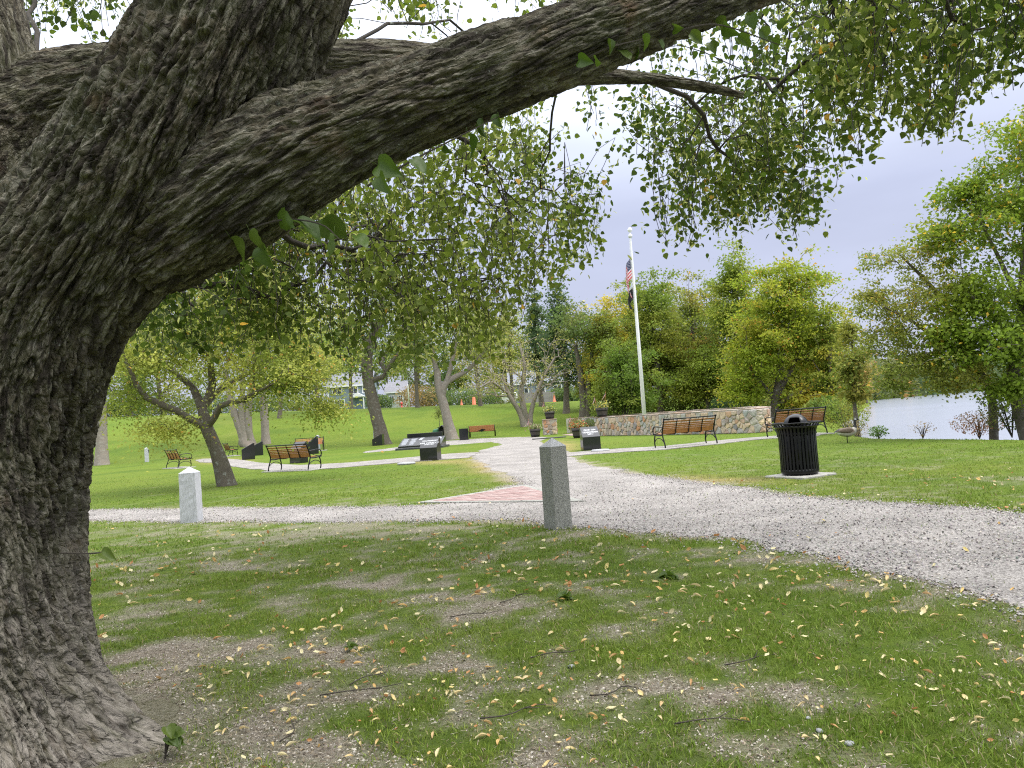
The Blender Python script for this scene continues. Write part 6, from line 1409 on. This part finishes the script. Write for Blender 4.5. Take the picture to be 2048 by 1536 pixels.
MB().lathe([(.02, -.1), (.09, -.06), (.105, 0), (.09, .07), (.02, .11)], 10, c=(0, .02, 1.70)).build('hair', MT['bark_dark'], per, True)

# ------------------------------------------------------------------ grass blades, pebbles, fallen leaves, twigs
def sample_ground(n, y0, y1, power=2.0, margin=1.5, left=.72, right=.72):
    u_ = rng.random(n); y = 1 / (1 / y0 + u_ * (1 / y1 - 1 / y0)) if power == 2 else y0 * (y1 / y0) ** u_
    x = rng.uniform(-1, 1, n) * (y * .70 + margin); return x, y
def blades(n, y0, y1, hmin, hmax, wid, seed):
    x, y = sample_ground(n, y0, y1, 1); ba, dr = masks(x, y); cl = fbm2(x * 3.3, y * 3.3, 91, 3)
    keep = (rng.random(n) > np.clip(ba * 1.0, 0, .90)) & (cl + rng.normal(0, .12, n) > .33) & ~((on_gravel(x, y)) & (rng.random(n) > .012 + .5 * np.exp(-seg_d(x, y, PATHw[::5]) / .07) * (fbm2(x * 2, y * 2, 97, 2) > .5))) & ~inside(x, y, BRK) & (np.hypot(x - TRB[0], y - TRB[1]) > .75)
    s_ = seg_d(x, y, RIV); keep &= ~inside(x, y, RIV)
    x, y, dr, cl, ba = x[keep], y[keep], dr[keep], cl[keep], ba[keep]; n = len(x); z = gz(x, y)
    h = rng.uniform(hmin, hmax, n) * (0.45 + .9 * cl) * (1 - .5 * ba); a = rng.uniform(0, 6.283, n); w = wid * rng.uniform(.6, 1.3, n); lean = rng.normal(0, .55, (n, 2)) * h[:, None]
    P0 = np.stack([x, y, z - .004], -1); side = np.stack([np.cos(a), np.sin(a), 0 * a], -1) * w[:, None] / 2; mid_ = P0 + np.stack([lean[:, 0] * .4, lean[:, 1] * .4, h * .6], -1); tip_ = P0 + np.stack([lean[:, 0] * 1.1, lean[:, 1] * 1.1, h], -1)
    V = np.stack([P0 - side, P0 + side, mid_ + side * .8, mid_ - side * .8, tip_], 1).reshape(-1, 3); k = np.arange(n)[:, None] * 5
    g1 = np.array((0.130, 0.210, 0.022)); g2 = np.array((0.235, 0.295, 0.045)); g3 = np.array((0.36, 0.30, 0.15))
    t_ = np.clip(fbm2(x * .6, y * .6, 93, 3) * 1.6 - .4 + rng.normal(0, .25, n), 0, 1)[:, None]; c = g1 * (1 - t_) + g2 * t_; dd_ = np.clip(dr + (rng.random(n) < .07 + .15 * ba), 0, 1)[:, None]; c = c * (1 - dd_) + g3 * dd_; c = c * rng.uniform(.7, 1.25, (n, 1))
    return V, np.concatenate([k + np.array([[0, 1, 2]]), k + np.array([[0, 2, 3]]), k + np.array([[3, 2, 4]])]), np.repeat(c, 5, 0)
VV, FF, CC = [], [], []; off = 0
for a_ in ((190000, 2.4, 7.5, .015, .042, .0048, 1), (90000, 7, 16, .02, .05, .009, 2), (40000, 15, 32, .018, .034, .018, 3)):
    V, F, C = blades(*a_); VV.append(V); FF.append(F + off); CC.append(C); off += len(V)
tag(ob('grass', mesh_np('grass', np.vstack(VV), np.vstack(FF), np.vstack(CC)), MT['blade']), 'short patchy grass of the lawn', 'grass', kind='stuff')
# dead straw and leaf crumbs lying on the bare soil
n = 80000; x, y = sample_ground(n, 2.4, 9, 1); ba, dr = masks(x, y); keep = (rng.random(n) < .25 + .75 * ba) & ~on_gravel(x, y) & (np.hypot(x - TRB[0], y - TRB[1]) > .7); x, y = x[keep], y[keep]; n = len(x)
P = np.stack([x, y, gz(x, y) + rng.uniform(.002, .010, n)], -1); STR = (np.array([(-.5, .06, 0), (-.5, -.06, 0), (.5, -.04, .05), (.5, .04, .05)]), np.array([(0, 1, 2), (0, 2, 3)]))
c = np.array([(.40, .34, .24), (.30, .24, .16), (.16, .11, .07), (.48, .43, .34), (.22, .17, .11)])[rng.integers(0, 5, n)] * rng.uniform(.7, 1.2, (n, 1)); V, F, C = scatter(P, rand_frames(n, up=2.5), rng.uniform(.008, .030, n), STR, c * .8); tag(ob('dead_thatch', mesh_np('dead_thatch', V, F, C), MT['pebble']), 'dry straw and crumbs lying on the bare soil', 'thatch', kind='stuff')
# crumbs of soil and grit on the bare ground
n = 90000; x, y = sample_ground(n, 2.4, 8, 1); ba, dr = masks(x, y); keep = (rng.random(n) < ba * 1.1 - .05) & ~on_gravel(x, y) & (np.hypot(x - TRB[0], y - TRB[1]) > .7); x, y = x[keep], y[keep]; n = len(x)
GRT = (np.array([(1, 0, 0), (-1, .2, 0), (.1, 1, 0), (-.2, -1, 0), (0, 0, .8)]) * .5, np.array([(0, 2, 4), (2, 1, 4), (1, 3, 4), (3, 0, 4)]))
c = np.array([(.30, .26, .21), (.16, .125, .09), (.36, .32, .27), (.10, .08, .06), (.40, .37, .32)])[rng.integers(0, 5, n)] * rng.uniform(.7, 1.25, (n, 1)); V, F, C = scatter(np.stack([x, y, gz(x, y)], -1), rand_frames(n, up=2), rng.uniform(.004, .016, n) * rng.uniform(.6, 1.3, n), GRT, c); tag(ob('soil_crumbs', mesh_np('soil_crumbs', V, F, C), MT['pebble']), 'small crumbs of soil and grit on the bare ground', 'soil', kind='stuff')
# loose gravel
n = 60000; x, y = sample_ground(n, 5.5, 15, 1, 2.0); dP = seg_d(x, y, PATHw[::4]); ing = inside(x, y, PATHw[::3]); keep = (ing | (rng.random(n) < .35 * np.exp(-dP / .35))) & ~inside(x, y, BRK); x, y = x[keep], y[keep]; n = len(x)
OCT = (np.array([(1, 0, 0), (-1, 0, 0), (0, 1, 0), (0, -1, 0), (0, 0, .7), (0, 0, -.7)]) * .5, np.array([(0, 2, 4), (2, 1, 4), (1, 3, 4), (3, 0, 4)]))
P = np.stack([x, y, gz(x, y) + .012], -1); eb = PATHw[(PATHw[:, 1] < 17) & (PATHw[:, 1] > 3)]; eb = eb[rng.integers(0, len(eb), 30000)] + rng.normal(0, .16, (30000, 2)) * rng.random((30000, 1)) ** .5
eb = eb[~inside(eb[:, 0], eb[:, 1], BRK)]; P = np.vstack([P, np.stack([eb[:, 0], eb[:, 1], gz(eb[:, 0], eb[:, 1]) + .006], -1)]); n = len(P)
c = np.array([(.315, .292, .272)]) * rng.uniform(.45, 1.35, (n, 1)) * np.array([(1, 1, 1)]) + rng.normal(0, .012, (n, 3))
V, F, C = scatter(P, rand_frames(n, up=1.5), rng.uniform(.008, .026, n), OCT, np.clip(c, .03, .7)); tag(ob('loose_gravel', mesh_np('loose_gravel', V, F, C), MT['pebble']), 'loose grey gravel stones on the path', 'gravel', kind='stuff')
# fallen leaves: the 300 that show largest are single things
def curl(seed, cu, wv, el=1.0):
    r_ = np.random.default_rng(seed); V = []; F = []; nx_, ny_ = 7, 4
    for i in range(nx_ + 1):
        f = i / nx_; w = .36 * math.sin(math.pi * min(1, f * .93 + .07)) ** .8 * el
        for j in range(ny_ + 1):
            s = (j / ny_ - .5) * 2; V.append(((f - .5), s * w, cu * s * s * w * 2.2 + wv * math.sin(3.1 * f + seed) * .25 + .05 * math.sin(5 * f + 3 * s)))
    for i in range(nx_):
        for j in range(ny_): a = i * (ny_ + 1) + j; F.append((a, a + 1, a + ny_ + 2, a + ny_ + 1))
    m_ = MB().add(V, F); m_.tube([(-.75, 0, .05), (-.5, 0, 0)], .015, 3); me = m_.mesh('fallen_leaf', True); me.materials.append(MT['fallen']); zmin = min(v[2] for v in V)
    return me
CURL = [curl(k, cu, wv, el) for k, (cu, wv, el) in enumerate([(.55, .25, .45), (.4, .4, .5), (.9, .15, .40), (.5, -.3, .5), (.2, .3, .75), (.8, .35, .36)])]
xs, ys = sample_ground(5200, 2.7, 13, 1, .8); kp = (fbm2(xs * .8, ys * .8, 101, 2) + rng.normal(0, .14, len(xs)) > .46) & (np.hypot(xs - TRB[0], ys - TRB[1]) > .8) & ~(on_gravel(xs, ys) & (rng.random(len(xs)) > .06)); xs, ys = xs[kp][:1500], ys[kp][:1500]
sz = rng.uniform(.020, .058, len(xs)) * np.clip(ys / 4.5, .8, 1.25); vis = np.abs(xs) < ys * .70; order = np.argsort(-(sz / ys) * vis); zz = gz(xs, ys)
for q in order[:300]:
    o = bpy.data.objects.new('fallen_leaf', CURL[int(rng.integers(6))]); link(o); o.location = (xs[q], ys[q], zz[q] + .012); o.rotation_euler = (rng.normal(0, .22), rng.normal(0, .22), rng.uniform(0, 6.28)); o.scale = (sz[q],) * 3
    tag(o, 'small curled yellow-brown leaf lying on the foreground grass', 'leaf', 'fallen leaves on the near grass')
rest = order[300:]; P = np.stack([xs[rest], ys[rest], zz[rest] + .02], -1); R = rand_frames(len(rest), up=1.0)
pal = np.array([(0.72, 0.58, 0.22), (0.70, 0.62, 0.36), (0.62, 0.40, 0.14), (0.76, 0.68, 0.40), (0.48, 0.24, 0.09)]); BR2 = (np.array([(-.5, 0, .05), (-.2, .25, .18), (-.2, -.25, .18), (.2, .25, .10), (.2, -.25, .10), (.5, 0, .22), (-.2, 0, 0), (.2, 0, -.02)]), np.array([(0, 6, 1), (0, 2, 6), (1, 6, 7), (1, 7, 3), (6, 2, 4), (6, 4, 7), (3, 7, 5), (7, 4, 5)]))
V, F, C = scatter(P, R, sz[rest], BR2, pal[rng.integers(0, 5, len(rest))]); tag(ob('scattered_leaves', mesh_np('scattered_leaves', V, F, C), MT['fallen_c']), 'thin scatter of tiny fallen leaves farther off', 'leaves', kind='stuff')
# fallen twigs
for k, (px, py, l_, a) in enumerate([(900, 1238, .35, .1), (1000, 1210, .3, .6), (700, 1375, .28, 1.0), (1060, 1325, .3, .15), (560, 1490, .22, 1.3), (1180, 1400, .26, .1), (1350, 1460, .3, -.1), (960, 1445, .34, .2), (1450, 1340, .3, .4), (640, 1400, .4, .2)]):
    p = GP(px, py); P_ = spline(np.array([(0, 0, 0), (l_ * .35, rng.normal(0, .02), .01), (l_ * .7, rng.normal(0, .03), .006), (l_, rng.normal(0, .03), .01)]), 8)
    mb = MB().tube(P_, np.linspace(.0036, .0015, 8), 5); mb.tube([P_[4], P_[4] + np.array([.06, .05 * (-1) ** k, .01])], [.003, .0015], 4)
    tag(mb.build('fallen_twig', MT['twig'], None, True, loc=p + [0, 0, .012], rot=(0, 0, a)), 'thin dark fallen twig ' + ['at the middle of the foreground dirt', 'slanting at the upper middle dirt', 'steeply slanted, left of centre', 'flat in the central dirt patch', 'near the bottom left, steeply tilted', 'right of the pale pebble', 'near the right dirt, tilted back', 'near the bottom centre', 'in the light dirt right of centre', 'the longest, left of centre'][k], 'twig', 'fallen twigs')
for k, (px, py, s_) in enumerate([(1143, 1338, .035), (1617, 1443, .022), (1640, 1470, .03), (1700, 1500, .035)]):
    p = GP(px, py); V, F = [], []
    mb = MB().lathe([(.2, -.3), (.8, -.2), (1, .1), (.8, .45), (.3, .62)], 9); mb.v = [(x * (1 + .2 * math.sin(5 * y + k)), y * .8, z) for x, y, z in mb.v]
    o = mb.build('pebble', MT['granite'], None, True, loc=p + [0, 0, .004], rot=(0, 0, k)); o.scale = (s_ * .55,) * 3; tag(o, ['pale pebble in the grass, middle foreground', 'small round pebble near the bare dirt, right foreground', 'pinkish pebble below the small round one, right foreground', 'flat grey stone nearest the bottom edge, right foreground'][k], 'stone')
# weeds
def weed(px, py, label, n, size, h_, mats, seed):
    p = GP(px, py); t = thing('weed', label, 'weed', p); r_ = np.random.default_rng(seed)
    for k in range(n):
        a = r_.uniform(0, 6.28) if h_ < .1 else r_.uniform(-1.2, 1.2); hh_ = h_ * r_.uniform(.3, 1); tip_ = np.array([math.cos(a) * size * .5, math.sin(a) * size * .5, hh_])
        if h_ >= .1: MB().tube(spline(np.array([(0, 0, 0), tip_ * .5 + [0, 0, .02], tip_]), 5), .0025, 4).build('stalk', MT['twig'], t)
        o = bpy.data.objects.new('leaf', HL[int(r_.integers(4))]); link(o, t); o.location = tip_ if h_ >= .1 else tip_ * .2 + np.array([0, 0, .02]); o.scale = (size * r_.uniform(.7, 1.1),) * 3; o.rotation_euler = (r_.normal(0, .3), r_.normal(-.1 if h_ < .1 else .5, .3), a)
weed(330, 1525, 'leafy sprouting weed at the foot of the big linden', 12, .055, .17, None, 4)
weed(1336, 1158, 'flat rosette weed in the grass right of the tall granite post', 7, .09, .03, None, 5)
weed(1130, 1200, 'pale flat rosette weed in the bare dirt, middle ground', 7, .07, .03, None, 6)
weed(700, 1302, 'tiny two-leaved weed in the bare dirt left of centre', 4, .05, .03, None, 7)
